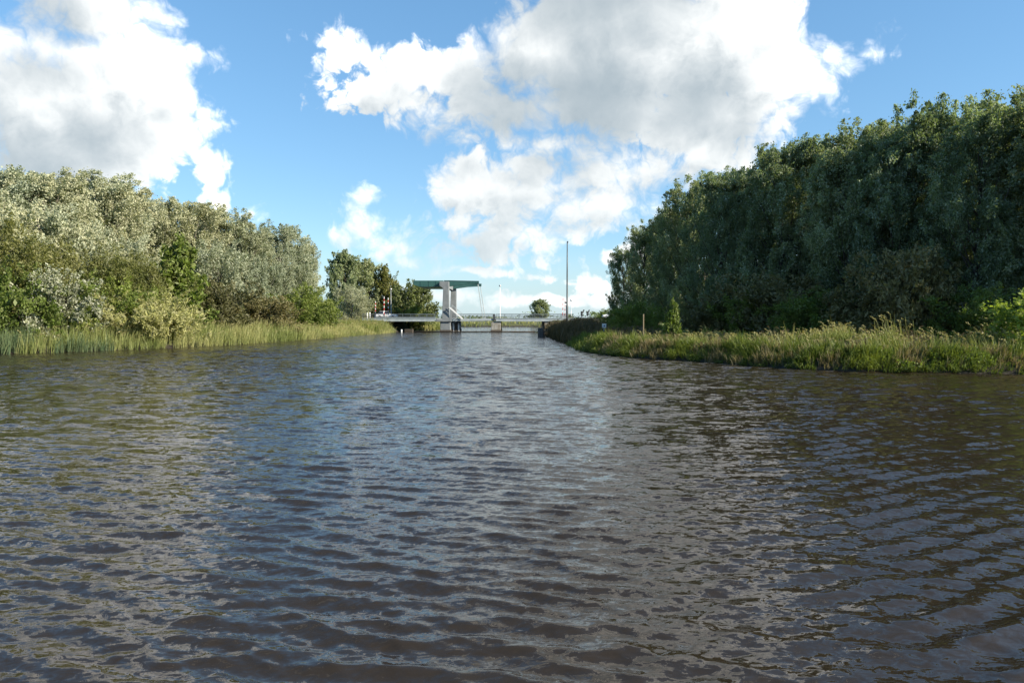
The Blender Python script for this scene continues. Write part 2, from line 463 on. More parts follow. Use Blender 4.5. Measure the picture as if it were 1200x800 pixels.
# ------------------------------------------------------------------ where the banks run
LEFT_EDGE = [(-160, -40), (-95, 2), (-62, 32), (-48, 45), (-39.1, 54.2), (-34.5, 59.8), (-31.5, 65.7), (-28, 77.7), (-25.6, 97), (-23.2, 122), (-22.4, 137),
             (-21.6, 152), (-17.6, 159), (-17, 174), (-22, 186), (-60, 200), (-150, 206), (-400, 210)]
RIGHT_EDGE = [(190, 0), (110, 15), (60, 25), (40, 30.5), (25.1, 34.8), (17.8, 37), (14.5, 40.2), (11.2, 46.6), (8.3, 49.6), (6.3, 58.3), (5.9, 80.4), (5.3, 111),
              (5.6, 140), (6.2, 160), (12, 176), (40, 186), (150, 200), (400, 206)]
FAR_EDGE = [(-600, 226), (-150, 222), (-60, 214), (-10, 213), (8, 216), (60, 219), (150, 226), (600, 230)]
def smooth_line(pts, step=2.0):
    """Catmull-Rom through the points, wobbled like a natural waterline"""
    P = [np.array(p, float) for p in pts]; out = []
    for i in range(len(P) - 1):
        p0, p1, p2, p3 = P[max(i - 1, 0)], P[i], P[i + 1], P[min(i + 2, len(P) - 1)]
        m = max(2, int(np.linalg.norm(p2 - p1) / step))
        for k in range(m):
            t = k / m
            out.append(0.5 * ((2 * p1) + (p2 - p0) * t + (2 * p0 - 5 * p1 + 4 * p2 - p3) * t * t + (3 * p1 - p0 - 3 * p2 + p3) * t ** 3))
    out.append(P[-1])
    return np.array(out)
LE, RE, FE = smooth_line(LEFT_EDGE), smooth_line(RIGHT_EDGE), smooth_line(FAR_EDGE, 6)
LPOLY = np.vstack([LE, [(-4000, 210), (-4000, -60)]])
RPOLY = np.vstack([RE, [(4000, 206), (4000, 0)]])
FPOLY = np.vstack([FE, [(4000, 232), (4000, 4000), (-4000, 4000), (-4000, 228)]])
def seg_dist(p, line):
    best = np.full(len(p), 1e9)
    for a, b in zip(line[:-1], line[1:]):
        ab = b - a; t = np.clip(((p - a) @ ab) / (ab @ ab), 0, 1)
        d = np.hypot(*(p - a - t[:, None] * ab).T); best = np.minimum(best, d)
    return best
def inside(p, poly):
    x, y = p[:, 0], p[:, 1]; r = np.zeros(len(p), bool)
    for a, b in zip(poly, np.roll(poly, -1, 0)):
        c = ((a[1] > y) != (b[1] > y))
        with np.errstate(divide='ignore', invalid='ignore'):
            r ^= c & (x < (b[0] - a[0]) * (y - a[1]) / (b[1] - a[1] + 1e-12) + a[0])
    return r
def shore(p):
    """signed distance to the water's edge, positive on land"""
    p = np.asarray(p, float)
    s = np.full(len(p), -1e9)
    for line, poly in ((LE, LPOLY), (RE, RPOLY), (FE, FPOLY)):
        d = seg_dist(p, line); s = np.maximum(s, np.where(inside(p, poly), d, -d))
    return s
ROAD_Y = (139.0, 151.0)
DECK_Z = 2.55
def ground_h(p, s=None):
    p = np.asarray(p, float)
    if s is None: s = shore(p)
    h = np.where(s < 0, np.maximum(-1.6, s * 0.5), np.where(s < 1.2, s * 0.60, 0.72 + 0.3 * (1 - np.exp(-(s - 1.2) / 5.0))))
    x, y = p[:, 0], p[:, 1]
    lump = 0.10 * np.sin(x * 0.9 + 1.3 * np.sin(y * 0.31)) * np.sin(y * 0.8 + x * 0.17) + 0.06 * np.sin(x * 2.3 + y * 1.7)
    h = h + np.where(s > 0.3, lump, 0)
    dy = np.maximum(np.maximum(ROAD_Y[0] - 1.5 - y, y - ROAD_Y[1] - 1.5), 0)
    dike = DECK_Z - 0.25 - dy * 0.34
    ab = np.clip((s - 0.8) * 0.8, 0, 1)
    h = np.where(s > 0.3, np.maximum(h, dike * ab + h * (1 - ab)), h)
    return h
def gz(x, y): return float(ground_h([(x, y)])[0])

def graded(lo, hi, step, far, k=1.16):
    a = list(np.arange(lo, hi + 1e-6, step)); d = step; x = hi
    while x < far: d *= k; x += d; a.append(x)
    d = step; x = lo; b = []
    while x > -far: d *= k; x -= d; b.append(x)
    return np.array(b[::-1] + a)
def build_ground():
    xs, ys = graded(-70, 55, 1.5, 6000), graded(20, 230, 2.0, 6000)
    X, Y = np.meshgrid(xs, ys); p = np.stack([X.ravel(), Y.ravel()], 1)
    h = ground_h(p)
    nx, ny = len(xs), len(ys)
    i = np.arange(nx * ny).reshape(ny, nx)
    f = np.stack([i[:-1, :-1], i[:-1, 1:], i[1:, 1:], i[1:, :-1]], -1).reshape(-1, 4)
    tag(link('ground', mesh_np('ground', np.column_stack([p, h]), f, M['ground'], smooth=True)), kind='structure')
build_ground()

# ------------------------------------------------------------------ water
def build_water():
    rng = np.random.default_rng(5)
    ys = [3.2]
    while ys[-1] < 62: ys.append(ys[-1] + max(0.018, 0.0056 * ys[-1]))
    while ys[-1] < 240: ys.append(ys[-1] * 1.02)
    ys = np.array(ys); nc = 470
    u = np.linspace(-1, 1, nc)
    X = u[None, :] * (ys[:, None] * 0.86 + 0.8); Y = np.repeat(ys[:, None], nc, 1)
    Y0, X0 = Y.astype(np.float32), X.astype(np.float32)
    Z = np.zeros_like(X0); DX = np.zeros_like(X0); DY = np.zeros_like(X0)
    step = np.maximum(0.018, 0.0050 * Y0)
    # long gusts modulate the chop
    gust = 0.85 + 0.25 * np.sin(X0 * 0.21 + 0.13 * Y0 + 1) * np.sin(Y0 * 0.16 - X0 * 0.07) + 0.12 * np.sin(X0 * 0.9 - Y0 * 0.6)
    lee = 1.0 / (1.0 + np.exp(-(X0 - 0.30 * Y0 + 0.4) / (0.05 * Y0 + 0.3)))   # calmer water under the right-hand wood
    waves = []
    for i in range(26):                                    # the chop that runs down the canal
        lam = float(np.exp(rng.uniform(math.log(0.28), math.log(0.70))))
        waves.append((lam, math.radians(-102 + rng.normal(0, 14)), 0.0062 * lam, 0))
    for i in range(44):                                    # short ripples riding on it
        lam = float(np.exp(rng.uniform(math.log(0.09), math.log(0.34))))
        waves.append((lam, math.radians(-98 + rng.normal(0, 30)), 0.0040 * lam, 0))
    for i in range(26):                                    # longer chop out on the open reach
        lam = float(np.exp(rng.uniform(math.log(0.9), math.log(2.6)))); th = math.radians(-97 + rng.normal(0, 22))
        waves.append((lam, th, 0.0060 * lam / 1.3, 2))
    for i in range(10):                                    # the boat's own wake, spreading to the right
        lam = float(rng.uniform(0.38, 0.62)); th = math.radians(-64 + rng.normal(0, 5)); waves.append((lam, th, 0.0045 * lam / 0.5, 1))
    for lam, th, amp, kind in waves:
        k = 2 * math.pi / lam; kx, ky = k * math.cos(th), k * math.sin(th); ph = rng.uniform(0, 6.28)
        w = np.clip((lam / step - 2.0) / 2.0, 0, 1) * amp
        w = w * ((gust * (1 - 0.45 * lee)) if kind == 0 else lee if kind == 1 else gust * np.clip((Y0 - 9) / 30, 0.05, 1))
        a = kx * X0 + ky * Y0 + ph
        c, s_ = np.cos(a), np.sin(a)
        Z += w * c; q = 0.75 * w
        DX -= q * math.cos(th) * s_; DY -= q * math.sin(th) * s_
    co = np.stack([X0 + DX, Y0 + DY, Z], -1)
    # plain sheet round it: one more column left and right, one row in front, one behind
    nr = len(ys)
    full = np.zeros((nr + 2, nc + 2, 3), np.float32)
    full[1:-1, 1:-1] = co
    full[1:-1, 0] = np.stack([-(ys * 0.86 + 900), ys, ys * 0], -1); full[1:-1, -1] = np.stack([ys * 0.86 + 900, ys, ys * 0], -1)
    full[0] = full[1]; full[0, :, 1] = -80; full[0, :, 2] = 0
    full[-1] = full[-2]; full[-1, :, 1] = 420; full[-1, :, 2] = 0
    far = np.clip((full[..., 1] - 6) / 34, 0, 1)
    i = np.arange((nr + 2) * (nc + 2)).reshape(nr + 2, nc + 2)
    f = np.stack([i[:-1, :-1], i[:-1, 1:], i[1:, 1:], i[1:, :-1]], -1).reshape(-1, 4)
    tag(link('water', mesh_np('water', full.reshape(-1, 3), f, M['water'], {'far': far.ravel()}, smooth=True)), kind='structure')
build_water()
# ------------------------------------------------------------------ trees
def unit(v): return v / np.maximum(np.linalg.norm(v, axis=-1, keepdims=True), 1e-9)
def leaf_mesh(name, c, a, half_l, half_w, tone, m, rng):
    """one pointed four-cornered leaf per row"""
    n = unit(np.cross(a, unit(rng.normal(size=a.shape))))
    k = c.shape[0]
    l, w = half_l[:, None], half_w[:, None]
    fold = np.cross(a, n) * (w * 0.25)
    v = np.stack([c - a * l, c + n * w + fold, c + a * l, c - n * w + fold], 1).reshape(-1, 3)
    f = np.arange(4 * k).reshape(k, 4)
    return mesh_np(name, v, f, m, {'tone': np.repeat(tone, 4)})

def profile(shape, u):
    u = np.clip(u, 0, 1)
    if shape == 'oval': return np.sin(np.pi * (0.10 + 0.84 * u ** 0.8)) ** 0.6
    if shape == 'tall': return np.clip(np.sin(np.pi * (0.16 + 0.77 * u ** 0.95)), 0, 1) ** 0.55
    if shape == 'cone': return np.clip((1 - u) ** 0.8 * np.minimum(1, 0.55 + u * 4), 0.04, 1)
    if shape == 'column': return np.clip(np.sin(np.pi * (0.2 + 0.78 * u)), 0, 1) ** 0.4
    return np.sqrt(np.clip(1 - (2 * u * 0.95 - 0.8) ** 2 / 1.4, 0.02, 1))      # round

def grow(seed, H, Rad, base, shape, limbs, twigs, leaves, leaf, lw, twig_len, spread, up=0.6, stems=1, wind=(0.25, 0.05, 0.0), droop=0.0, skew=0.0, clump=0.7, puff=None):
    if puff is None: puff = Rad * 0.17
    """returns (wood MB, leaf centres, axes, tones, half lengths, half widths)"""
    rng = np.random.default_rng(seed)
    wood = MB(); C, A, T, HL = [], [], [], []
    wind = np.array(wind)
    trunks = []
    for s in range(stems):
        off = np.array([0, 0, 0.]) if stems == 1 else np.array([*rng.normal(0, Rad * 0.16, 2), 0])
        lean = rng.normal(0, 0.025 if stems == 1 else 0.16, 2)
        top = H * (0.95 if stems == 1 else rng.uniform(0.55, 0.85))
        zz = np.linspace(0, 1, 7)
        bend = rng.normal(0, 0.25 if stems == 1 else 0.1, 2)
        pts = np.stack([off[0] + lean[0] * top * zz + bend[0] * np.sin(zz * 3.1), off[1] + lean[1] * top * zz + bend[1] * np.sin(zz * 3.1), zz * top - 0.25], 1)
        r0 = H * 0.0135 + 0.03 if stems == 1 else 0.05 + H * 0.006
        wood.tube(pts, list(r0 * (1.08 - zz) ** 0.9 + 0.012), 8 if stems == 1 else 5)
        trunks.append(pts)
    crown_h = H - base
    ga = 2.39996
    for i in range(limbs):
        inner = i % 5 == 4
        u = ((i + rng.uniform(0, 1)) / limbs) ** 0.95
        az = i * ga + rng.normal(0, 0.35)
        rr = Rad * float(profile(shape, np.array(u))) * (rng.uniform(0.82, 1.12) if not inner else rng.uniform(0.3, 0.6))
        zt = base + u * crown_h * rng.uniform(0.94, 1.02)
        tr = trunks[rng.integers(len(trunks))]
        def at(z):
            return np.array([np.interp(z, tr[:, 2], tr[:, k]) for k in (0, 1)] + [z])
        zs = max(0.12 * H if stems == 1 else 0.05, min(zt - rr * rng.uniform(0.5, 1.1) - 0.2 * crown_h * u, tr[-1, 2] * 0.97))
        p0 = at(zs)
        ax = at(min(zt, tr[-1, 2]))
        tip = np.array([ax[0] + math.cos(az) * rr + skew * u * H, ax[1] + math.sin(az) * rr, zt - droop * rr * rng.uniform(0.3, 1)])
        mid = p0 * 0.42 + tip * 0.58; mid[2] += rr * 0.05 + droop * rr * 0.6; mid[:2] += (tip[:2] - p0[:2]) * 0.12
        t = np.linspace(0, 1, 6)[:, None]
        cur = (1 - t) ** 2 * p0 + 2 * t * (1 - t) * mid + t * t * tip
        if not inner or stems == 1:
            wood.tube(cur, list(np.linspace(0.010 * H + 0.012, 0.012, 6) * (0.55 if stems == 1 else 0.3)), 4)
        limb_tone = rng.uniform(0.15, 0.85)
        tk = rng.uniform(0.35, 1.0, twigs)
        tipped = rng.uniform(0, 1, twigs) < clump
        tk[tipped] = rng.uniform(0.86, 1.0, tipped.sum())
        tt = tk[:, None]
        o = (1 - tt) ** 2 * p0 + 2 * tt * (1 - tt) * mid + tt * tt * tip
        tang = unit(2 * (1 - tt) * (mid - p0) + 2 * tt * (tip - mid))
        rad_out = np.stack([np.full(twigs, math.cos(az)), np.full(twigs, math.sin(az)), np.zeros(twigs)], 1)
        d = unit(tang * 0.5 + rad_out * 0.25 + np.array([0, 0, up]) + rng.normal(0, 0.55, (twigs, 3)) + wind)
        L = twig_len * rng.uniform(0.6, 1.35, twigs)
        o = o + rng.normal(0, 1, (twigs, 3)) * np.where(tipped, puff, spread * 0.5)[:, None] - d * (L * 0.45)[:, None]
        s = rng.uniform(0, 1, (twigs, leaves)) ** 0.85
        bulge = np.sin(np.pi * (0.12 + 0.84 * s))[..., None] * spread * (L / twig_len)[:, None, None]
        pos = o[:, None] + d[:, None] * (s * L[:, None])[..., None] + rng.normal(0, 1, (twigs, leaves, 3)) * bulge * 0.55
        ad = unit(d[:, None] * 0.75 + rng.normal(0, 0.62, (twigs, leaves, 3)) + wind * 0.6)
        tone = np.clip(limb_tone + rng.normal(0, 0.16, (twigs, 1)) + rng.normal(0, 0.15, (twigs, leaves)), 0, 1)
        C.append(pos.reshape(-1, 3)); A.append(ad.reshape(-1, 3)); T.append(tone.ravel())
    C, A, T = np.concatenate(C), np.concatenate(A), np.concatenate(T)
    hi = H * (0.80 if stems == 1 and shape in ('tall', 'oval') else 2.0)
    C[:, 2] = np.where(C[:, 2] > hi, hi + (C[:, 2] - hi) * 0.6, C[:, 2])
    C[:, 2] *= H / np.percentile(C[:, 2], 99.6)
    keep = C[:, 2] > 0.15
    C, A, T = C[keep], A[keep], T[keep]
    hl = leaf * np.exp(rng.normal(0, 0.25, len(C)))
    return wood, C, A, T, hl, hl * lw * rng.uniform(0.8, 1.2, len(C)), rng

class Kind:
    """one kind of tree or shrub: shared trunk and crown meshes, planted by copying"""
    def __init__(s, name, leafmat, bark, crown_name='crown', wood_name='trunk', **kw):
        s.name, s.first = name, None
        wood, C, A, T, hl, hw, rng = grow(**kw)
        s.H = kw['H']
        s.root = empty(name, (0, 0, -500))
        wood.build(wood_name, bark, s.root, smooth=True)
        link(crown_name, leaf_mesh(crown_name, C, A, hl, hw, T, leafmat, rng), None, s.root)
        s.used = False
        s.kids = kids(s.root)
    def plant(s, x, y, h, label, cat='tree', group=None, wide=1.0, rz=0.0, z=None):
        if not s.used: o = s.root; s.used = True
        else:
            o = s.root.copy(); COL.objects.link(o)
            for k in ('label', 'category', 'group'):
                if k in o: del o[k]
            for ch in s.kids:
                c = ch.copy(); COL.objects.link(c); c.parent = o
        k = h / s.H
        o.location = (x, y, gz(x, y) - 0.05 if z is None else z)
        o.rotation_euler = (0, 0, rz); o.scale = (k * wide, k * wide, k)
        return tag(o, label, cat, group)

poplar_kw = dict(H=18, base=1.2, twigs=14, twig_len=1.5, spread=0.5)
POP = [Kind('silver_poplar', M['silver_leaf'], M['bark'], seed=11, Rad=4.6, shape='tall', limbs=48, leaves=128, leaf=0.100, lw=0.55, **poplar_kw),
       Kind('silver_poplar', M['silver_leaf'], M['bark'], seed=12, Rad=5.0, shape='oval', limbs=48, leaves=128, leaf=0.100, lw=0.55, **poplar_kw),
       Kind('silver_poplar', M['silver_leaf'], M['bark'], seed=13, Rad=4.4, shape='tall', limbs=48, leaves=128, leaf=0.100, lw=0.55, **poplar_kw)]
GREY = [Kind('grey_poplar', M['grey_leaf'], M['bark_dark'], seed=21, Rad=4.6, shape='tall', limbs=48, leaves=128, leaf=0.100, lw=0.52, **poplar_kw),
        Kind('grey_poplar', M['grey_leaf'], M['bark_dark'], seed=22, Rad=4.9, shape='oval', limbs=48, leaves=128, leaf=0.100, lw=0.52, **poplar_kw),
        Kind('grey_poplar', M['grey_leaf'], M['bark_dark'], seed=23, Rad=4.2, shape='tall', limbs=48, leaves=128, leaf=0.100, lw=0.52, **poplar_kw)]
LOW = Kind('silver_poplar', M['silver_leaf'], M['bark'], seed=31, H=10, Rad=4.2, base=0.6, shape='round', limbs=40, twigs=13, leaves=95, leaf=0.085, lw=0.55, twig_len=1.2, spread=0.42)
OLIVE = Kind('olive_willow', M['olive_leaf'], M['bark_dark'], seed=41, H=8, Rad=3.8, base=0.4, shape='round', limbs=40, twigs=12, leaves=80, leaf=0.11, lw=0.36, twig_len=1.4, spread=0.5, stems=3)
BUSH = Kind('green_bush', M['green_leaf'], M['bark_dark'], 'foliage', 'stems', seed=51, H=5, Rad=2.7, base=0.2, shape='round', limbs=34, twigs=10, leaves=75, leaf=0.095, lw=0.45, twig_len=1.0, spread=0.38, stems=5)
WHITEB = Kind('white_bush', M['white_leaf'], M['bark_dark'], 'foliage', 'stems', seed=61, H=5, Rad=2.5, base=0.2, shape='oval', limbs=30, twigs=9, leaves=80, leaf=0.075, lw=0.6, twig_len=0.8, spread=0.3, stems=4)
CONE = Kind('conical_tree', M['green_leaf'], M['bark_dark'], seed=71, H=8, Rad=2.6, base=0.4, shape='cone', limbs=50, twigs=9, leaves=40, leaf=0.17, lw=0.5, twig_len=0.9, spread=0.36, up=0.3)
WILLOW = Kind('willow_bush', M['yellow_leaf'], M['bark_dark'], 'foliage', 'stems', seed=81, H=3.5, Rad=2.7, base=0.5, shape='round', limbs=50, twigs=11, leaves=60, leaf=0.13, lw=0.22, twig_len=1.2, spread=0.20, up=1.1, stems=7)
BROWNB = Kind('brown_bush', M['brown_leaf'], M['bark_dark'], 'foliage', 'stems', seed=91, H=4, Rad=2.3, base=0.15, shape='round', limbs=36, twigs=10, leaves=50, leaf=0.11, lw=0.36, twig_len=0.9, spread=0.34, stems=5)
ROUND = Kind('round_tree', M['dark_leaf'], M['bark_dark'], seed=101, H=9, Rad=4.4, base=0.6, shape='round', limbs=46, twigs=11, leaves=48, leaf=0.19, lw=0.5, twig_len=1.5, spread=0.55)
TALL = Kind('tall_tree', M['tall_leaf'], M['bark_dark'], seed=111, H=17, Rad=4.6, base=2.0, shape='oval', limbs=50, twigs=11, leaves=48, leaf=0.24, lw=0.5, twig_len=1.9, spread=0.62)
COLUMN = Kind('column_poplar', M['olive_leaf'], M['bark_dark'], seed=121, H=14, Rad=2.7, base=1.8, shape='column', limbs=40, twigs=9, leaves=40, leaf=0.22, lw=0.42, twig_len=1.9, spread=0.42, up=1.6)
SAPLING = Kind('young_alder', M['green_leaf'], M['bark_dark'], 'foliage', 'stems', seed=131, H=3.2, Rad=0.9, base=0.3, shape='cone', limbs=22, twigs=6, leaves=24, leaf=0.11, lw=0.5, twig_len=0.6, spread=0.22, up=0.6)

def at(px, Y): return (px - 600) / 833.3 * Y          # across-canal position of something seen at px of the photograph, Y metres away
def height(py, Y, x): return EYE + (372 - py) / 833.3 * Y - gz(x, Y)
rnd = random.Random(4)
GL, GR = 'silver poplars in a row on the left bank', 'tall grey poplars of the shaded right-hand wood'
def row(kinds, spec, group, wide=1.0):
    for i, (px, py, Y, k, w, label) in enumerate(spec):
        Y += (-1.2, 2.6, 0.4, 3.4)[i % 4]                 # not a ruled line: crowns bulge and recede
        x = at(px, Y)
        kinds[k].plant(x, Y, height(py, Y, x) * 0.92, label, 'tree', group, w * wide, rnd.uniform(0, 6.28))

row(POP, wide=1.12, group=GL, spec=[
    (-52, 180, 68, 0, 1.0, 'silver poplar of the left row, half out of view at the picture edge'),
    (10, 184, 72, 1, 1.0, 'silvery white poplar at the near end of the left row, above the olive willow'),
    (62, 190, 77, 0, 1.0, 'tall silvery poplar rising behind the white-leaved bush on the left bank'),
    (108, 192, 82, 2, 1.0, 'silvery poplar with the highest pale top, second after the white bush, left bank'),
    (146, 205, 86, 1, 0.9, 'silvery poplar just left of the sky notch in the left tree line'),
    (176, 222, 90, 2, 0.8, 'narrow silvery poplar bordering the sky notch in the left tree line'),
    (222, 222, 93, 0, 0.95, 'darker silvery poplar just right of the sky notch, behind the green conical tree'),
    (262, 238, 98, 1, 0.95, 'silvery poplar above the brown bush, right of the conical tree'),
    (298, 255, 103, 2, 0.95, 'silvery poplar above the dark round brown bush on the left bank'),
    (332, 254, 110, 1, 0.95, 'broad silvery poplar, last but one before the left row ends'),
    (355, 276, 117, 0, 0.66, 'silvery poplar that ends the left row nearest the bridge'),
])
for px, py, Y, w, label in [
    (-8, 226, 65, 1.0, 'low silvery poplar at the left picture edge, in front of the tall row'),
    (48, 236, 70, 0.95, 'low silvery poplar right behind the white-leaved bush'),
    (92, 258, 73, 0.9, 'low silvery poplar in front of the tall row, above the green bushes'),
    (140, 272, 79, 0.9, 'low silvery poplar between the green bushes and the conical tree'),
    (258, 282, 90, 0.95, 'low silvery poplar standing over the brown-green bush beside the conical tree'),
    (300, 300, 97, 0.9, 'low silvery poplar right over the dark round brown bush'),
    (334, 300, 106, 0.85, 'low silvery poplar at the bridge end of the left row')]:
    x = at(px, Y); LOW.plant(x, Y, height(py, Y, x), label, 'tree', 'low silver poplars before the left row', w, rnd.uniform(0, 6))
for px, py, Y in [(40, 205, 92), (125, 214, 98), (170, 240, 102), (240, 248, 112), (305, 275, 124)]:
    x = at(px, Y); POP[rnd.randrange(3)].plant(x, Y, height(py, Y, x), 'silver poplar deeper in the left wood, mostly hidden by the front row', 'tree', 'silver poplars deep in the left wood', 1.0, rnd.uniform(0, 6))

# right-hand wood
row(GREY, wide=0.97, group=GR, spec=[
    (731, 284, 106, 0, 0.70, 'dark poplar that ends the right-hand wood nearest the bridge mast'),
    (752, 258, 98, 1, 0.72, 'dark poplar second from the bridge end of the right-hand wood'),
    (782, 232, 91, 2, 0.78, 'dark poplar with a stepped top, behind the thin timber post on the right bank'),
    (816, 198, 83, 0, 0.80, 'dark poplar behind the young sapling on the right bank'),
    (850, 184, 77, 1, 0.78, 'dark poplar just right of the sapling, a step lower than its right neighbour'),
    (884, 172, 73, 2, 0.80, 'dark poplar above the brown bush in the right-hand wood'),
    (918, 150, 69, 0, 0.82, 'dark poplar with a flat pale top in the middle of the right-hand wood'),
    (955, 146, 66, 1, 0.80, 'dark poplar right of the flat-topped one, by the large white cloud edge'),
    (990, 148, 63, 2, 0.84, 'dark grey-green poplar left of the tall brown thicket'),
    (1024, 124, 60, 0, 0.84, 'dark grey-green poplar directly above the left half of the tall brown thicket'),
    (1058, 115, 58, 2, 0.80, 'grey-green poplar directly above the right half of the tall brown thicket'),
    (1095, 107, 56, 1, 0.80, 'tall grey-green poplar with the highest top right of the tall brown thicket'),
    (1138, 122, 53, 0, 0.82, 'grey-green poplar between the tallest top and the picture edge'),
    (1186, 96, 51, 1, 0.90, 'tall grey-green poplar at the right picture edge, behind the bright green bush'),
    (1236, 92, 49, 2, 0.90, 'grey-green poplar half out of view at the right picture edge'),
])
for px, py, Y in [(770, 262, 108), (830, 230, 96), (900, 195, 84), (972, 175, 76), (1045, 150, 70), (1115, 140, 66), (1175, 130, 62), (1235, 130, 60)]:
    x = at(px, Y); GREY[rnd.randrange(3)].plant(x, Y, height(py, Y, x), 'dark poplar deeper in the right-hand wood, mostly hidden by the front row', 'tree', 'dark poplars deep in the right-hand wood', 0.85, rnd.uniform(0, 6))

for x, y in ((43, 43.5), (51, 43)):  # unseen trees added to carry shade onto the edge of the wood
    GREY[0].plant(x, y, 18, 'dark poplar added unseen beyond the right picture edge to shade the wood', 'tree', 'unseen dark poplars added for shade', 0.9, rnd.uniform(0, 6))

# shrubs of the left bank
def shrub(kind, px, py, Y, label, w=1.0, cat='bush', group=None, rz=None):
    x = at(px, Y); return kind.plant(x, Y, height(py, Y, x), label, cat, group, w, rnd.uniform(0, 6) if rz is None else rz)
shrub(OLIVE, 18, 262, 61, 'olive-green willow at the left picture edge under the silver poplars', 0.85, 'tree')
shrub(OLIVE, 92, 286, 66, 'broad olive-green willow behind the white-leaved bush', 0.95, 'tree')
shrub(OLIVE, 160, 300, 72, 'olive-green willow just left of the conical tree', 0.85, 'tree')
shrub(BUSH, 3, 310, 58, 'bright green bush at the left picture edge behind the blue-green reeds', 0.9)
shrub(WHITEB, 66, 316, 60, 'white-leaved bush standing alone among the green bushes on the left bank', 0.95)
shrub(BUSH, 112, 320, 64, 'green bush just right of the white-leaved bush', 1.0)
shrub(BUSH, 152, 330, 68, 'green bush behind the pale yellow willow bush', 1.0)
shrub(CONE, 212, 282, 75, 'bright green conical tree standing above the left bank shrubs', 1.0, 'tree')
shrub(WILLOW, 178, 343, 67.2, 'pale yellow-green willow bush leaning over the left bank reeds', 1.12)
shrub(BROWNB, 246, 330, 79, 'brown-green bush at the foot of the conical tree', 1.1)
shrub(BROWNB, 306, 348, 88, 'dark brown round bush standing above the left reeds', 1.35)
shrub(BUSH, 352, 335, 103, 'green bush between the dark round bush and the end of the left row', 1.0)
shrub(ROUND, 380, 354, 111, 'small dark round bush by the end of the left row', 0.8)
shrub(BUSH, 282, 335, 93, 'green bush behind the dark brown round bush', 1.1)
shrub(BUSH, 215, 345, 79, 'low green bush under the conical tree', 1.3)

# trees round the bridge, left
shrub(TALL, 406, 296, 168, 'tall blue-grey tree standing left of the bridge approach', 0.76, 'tree')
shrub(LOW, 412, 334, 152, 'silvery willow-like tree in front of the tall tree left of the bridge', 1.15, 'tree')
shrub(TALL, 430, 306, 172, 'second tall tree between the blue-grey tree and the slim poplar', 0.85, 'tree')
shrub(COLUMN, 449, 312, 172, 'slim upright poplar above the raised red and white barrier arms', 1.0, 'tree')
shrub(COLUMN, 459, 326, 175, 'smaller slim poplar at the right side of the upright poplar', 0.9, 'tree')
shrub(ROUND, 484, 331, 160, 'dark round tree under the green counterweight of the drawbridge', 1.0, 'tree')
shrub(BUSH, 482, 357, 154.5, 'pale bush at the foot of the dark round tree beside the bridge', 1.0)
shrub(ROUND, 462, 350, 166, 'low dark tree behind the barrier arms', 1.0, 'tree')
# beyond the bridge
shrub(TALL, 632, 351, 232, 'lone small tree on the far shore left of the tall mast', 1.25, 'tree')
shrub(BUSH, 706, 362, 178, 'yellow-green bush beyond the road at the edge of the right wood', 1.0)

# shrubs of the right bank
shrub(BROWNB, 912, 322, 62, 'brown-green bush under the dark poplars in the middle of the right bank', 1.15)
shrub(BROWNB, 1072, 292, 50.5, 'tall brown-green thicket with shade put into its leaf colour, below the tall poplars', 0.8)  # brown willow; the darker leaf also paints in its shade
shrub(BUSH, 752, 352, 72, 'dark green bush behind the thin timber post', 1.1)
shrub(BUSH, 726, 362, 86, 'low green bush at the foot of the last poplar on the right bank', 1.0)
shrub(SAPLING, 788, 352, 54, 'young leafy sapling standing among the reeds on the right bank', 0.72)
shrub(BROWNB, 838, 345, 66, 'low brown bush right of the sapling in the shade', 1.2)
shrub(BUSH, 872, 340, 64, 'dark green bush left of the brown bush in the right shade', 1.1)
shrub(BUSH, 965, 340, 56, 'dark green bush right of the brown bush under the poplars', 1.2)
shrub(BROWNB, 1010, 335, 53, 'low brown bush left of the tall brown thicket', 1.1)
shrub(BUSH, 1130, 335, 47.5, 'dark green bush right of the tall brown thicket', 1.1)
FRESH = Kind('fresh_bush', M['fresh_leaf'], M['bark_dark'], 'foliage', 'stems', seed=141, H=3, Rad=1.5, base=0.1, shape='oval', limbs=30, twigs=8, leaves=40, leaf=0.075, lw=0.5, twig_len=0.6, spread=0.24, stems=4)
shrub(FRESH, 1222, 338, 38.8, 'bright sunlit green bush at the right picture edge', 1.1)
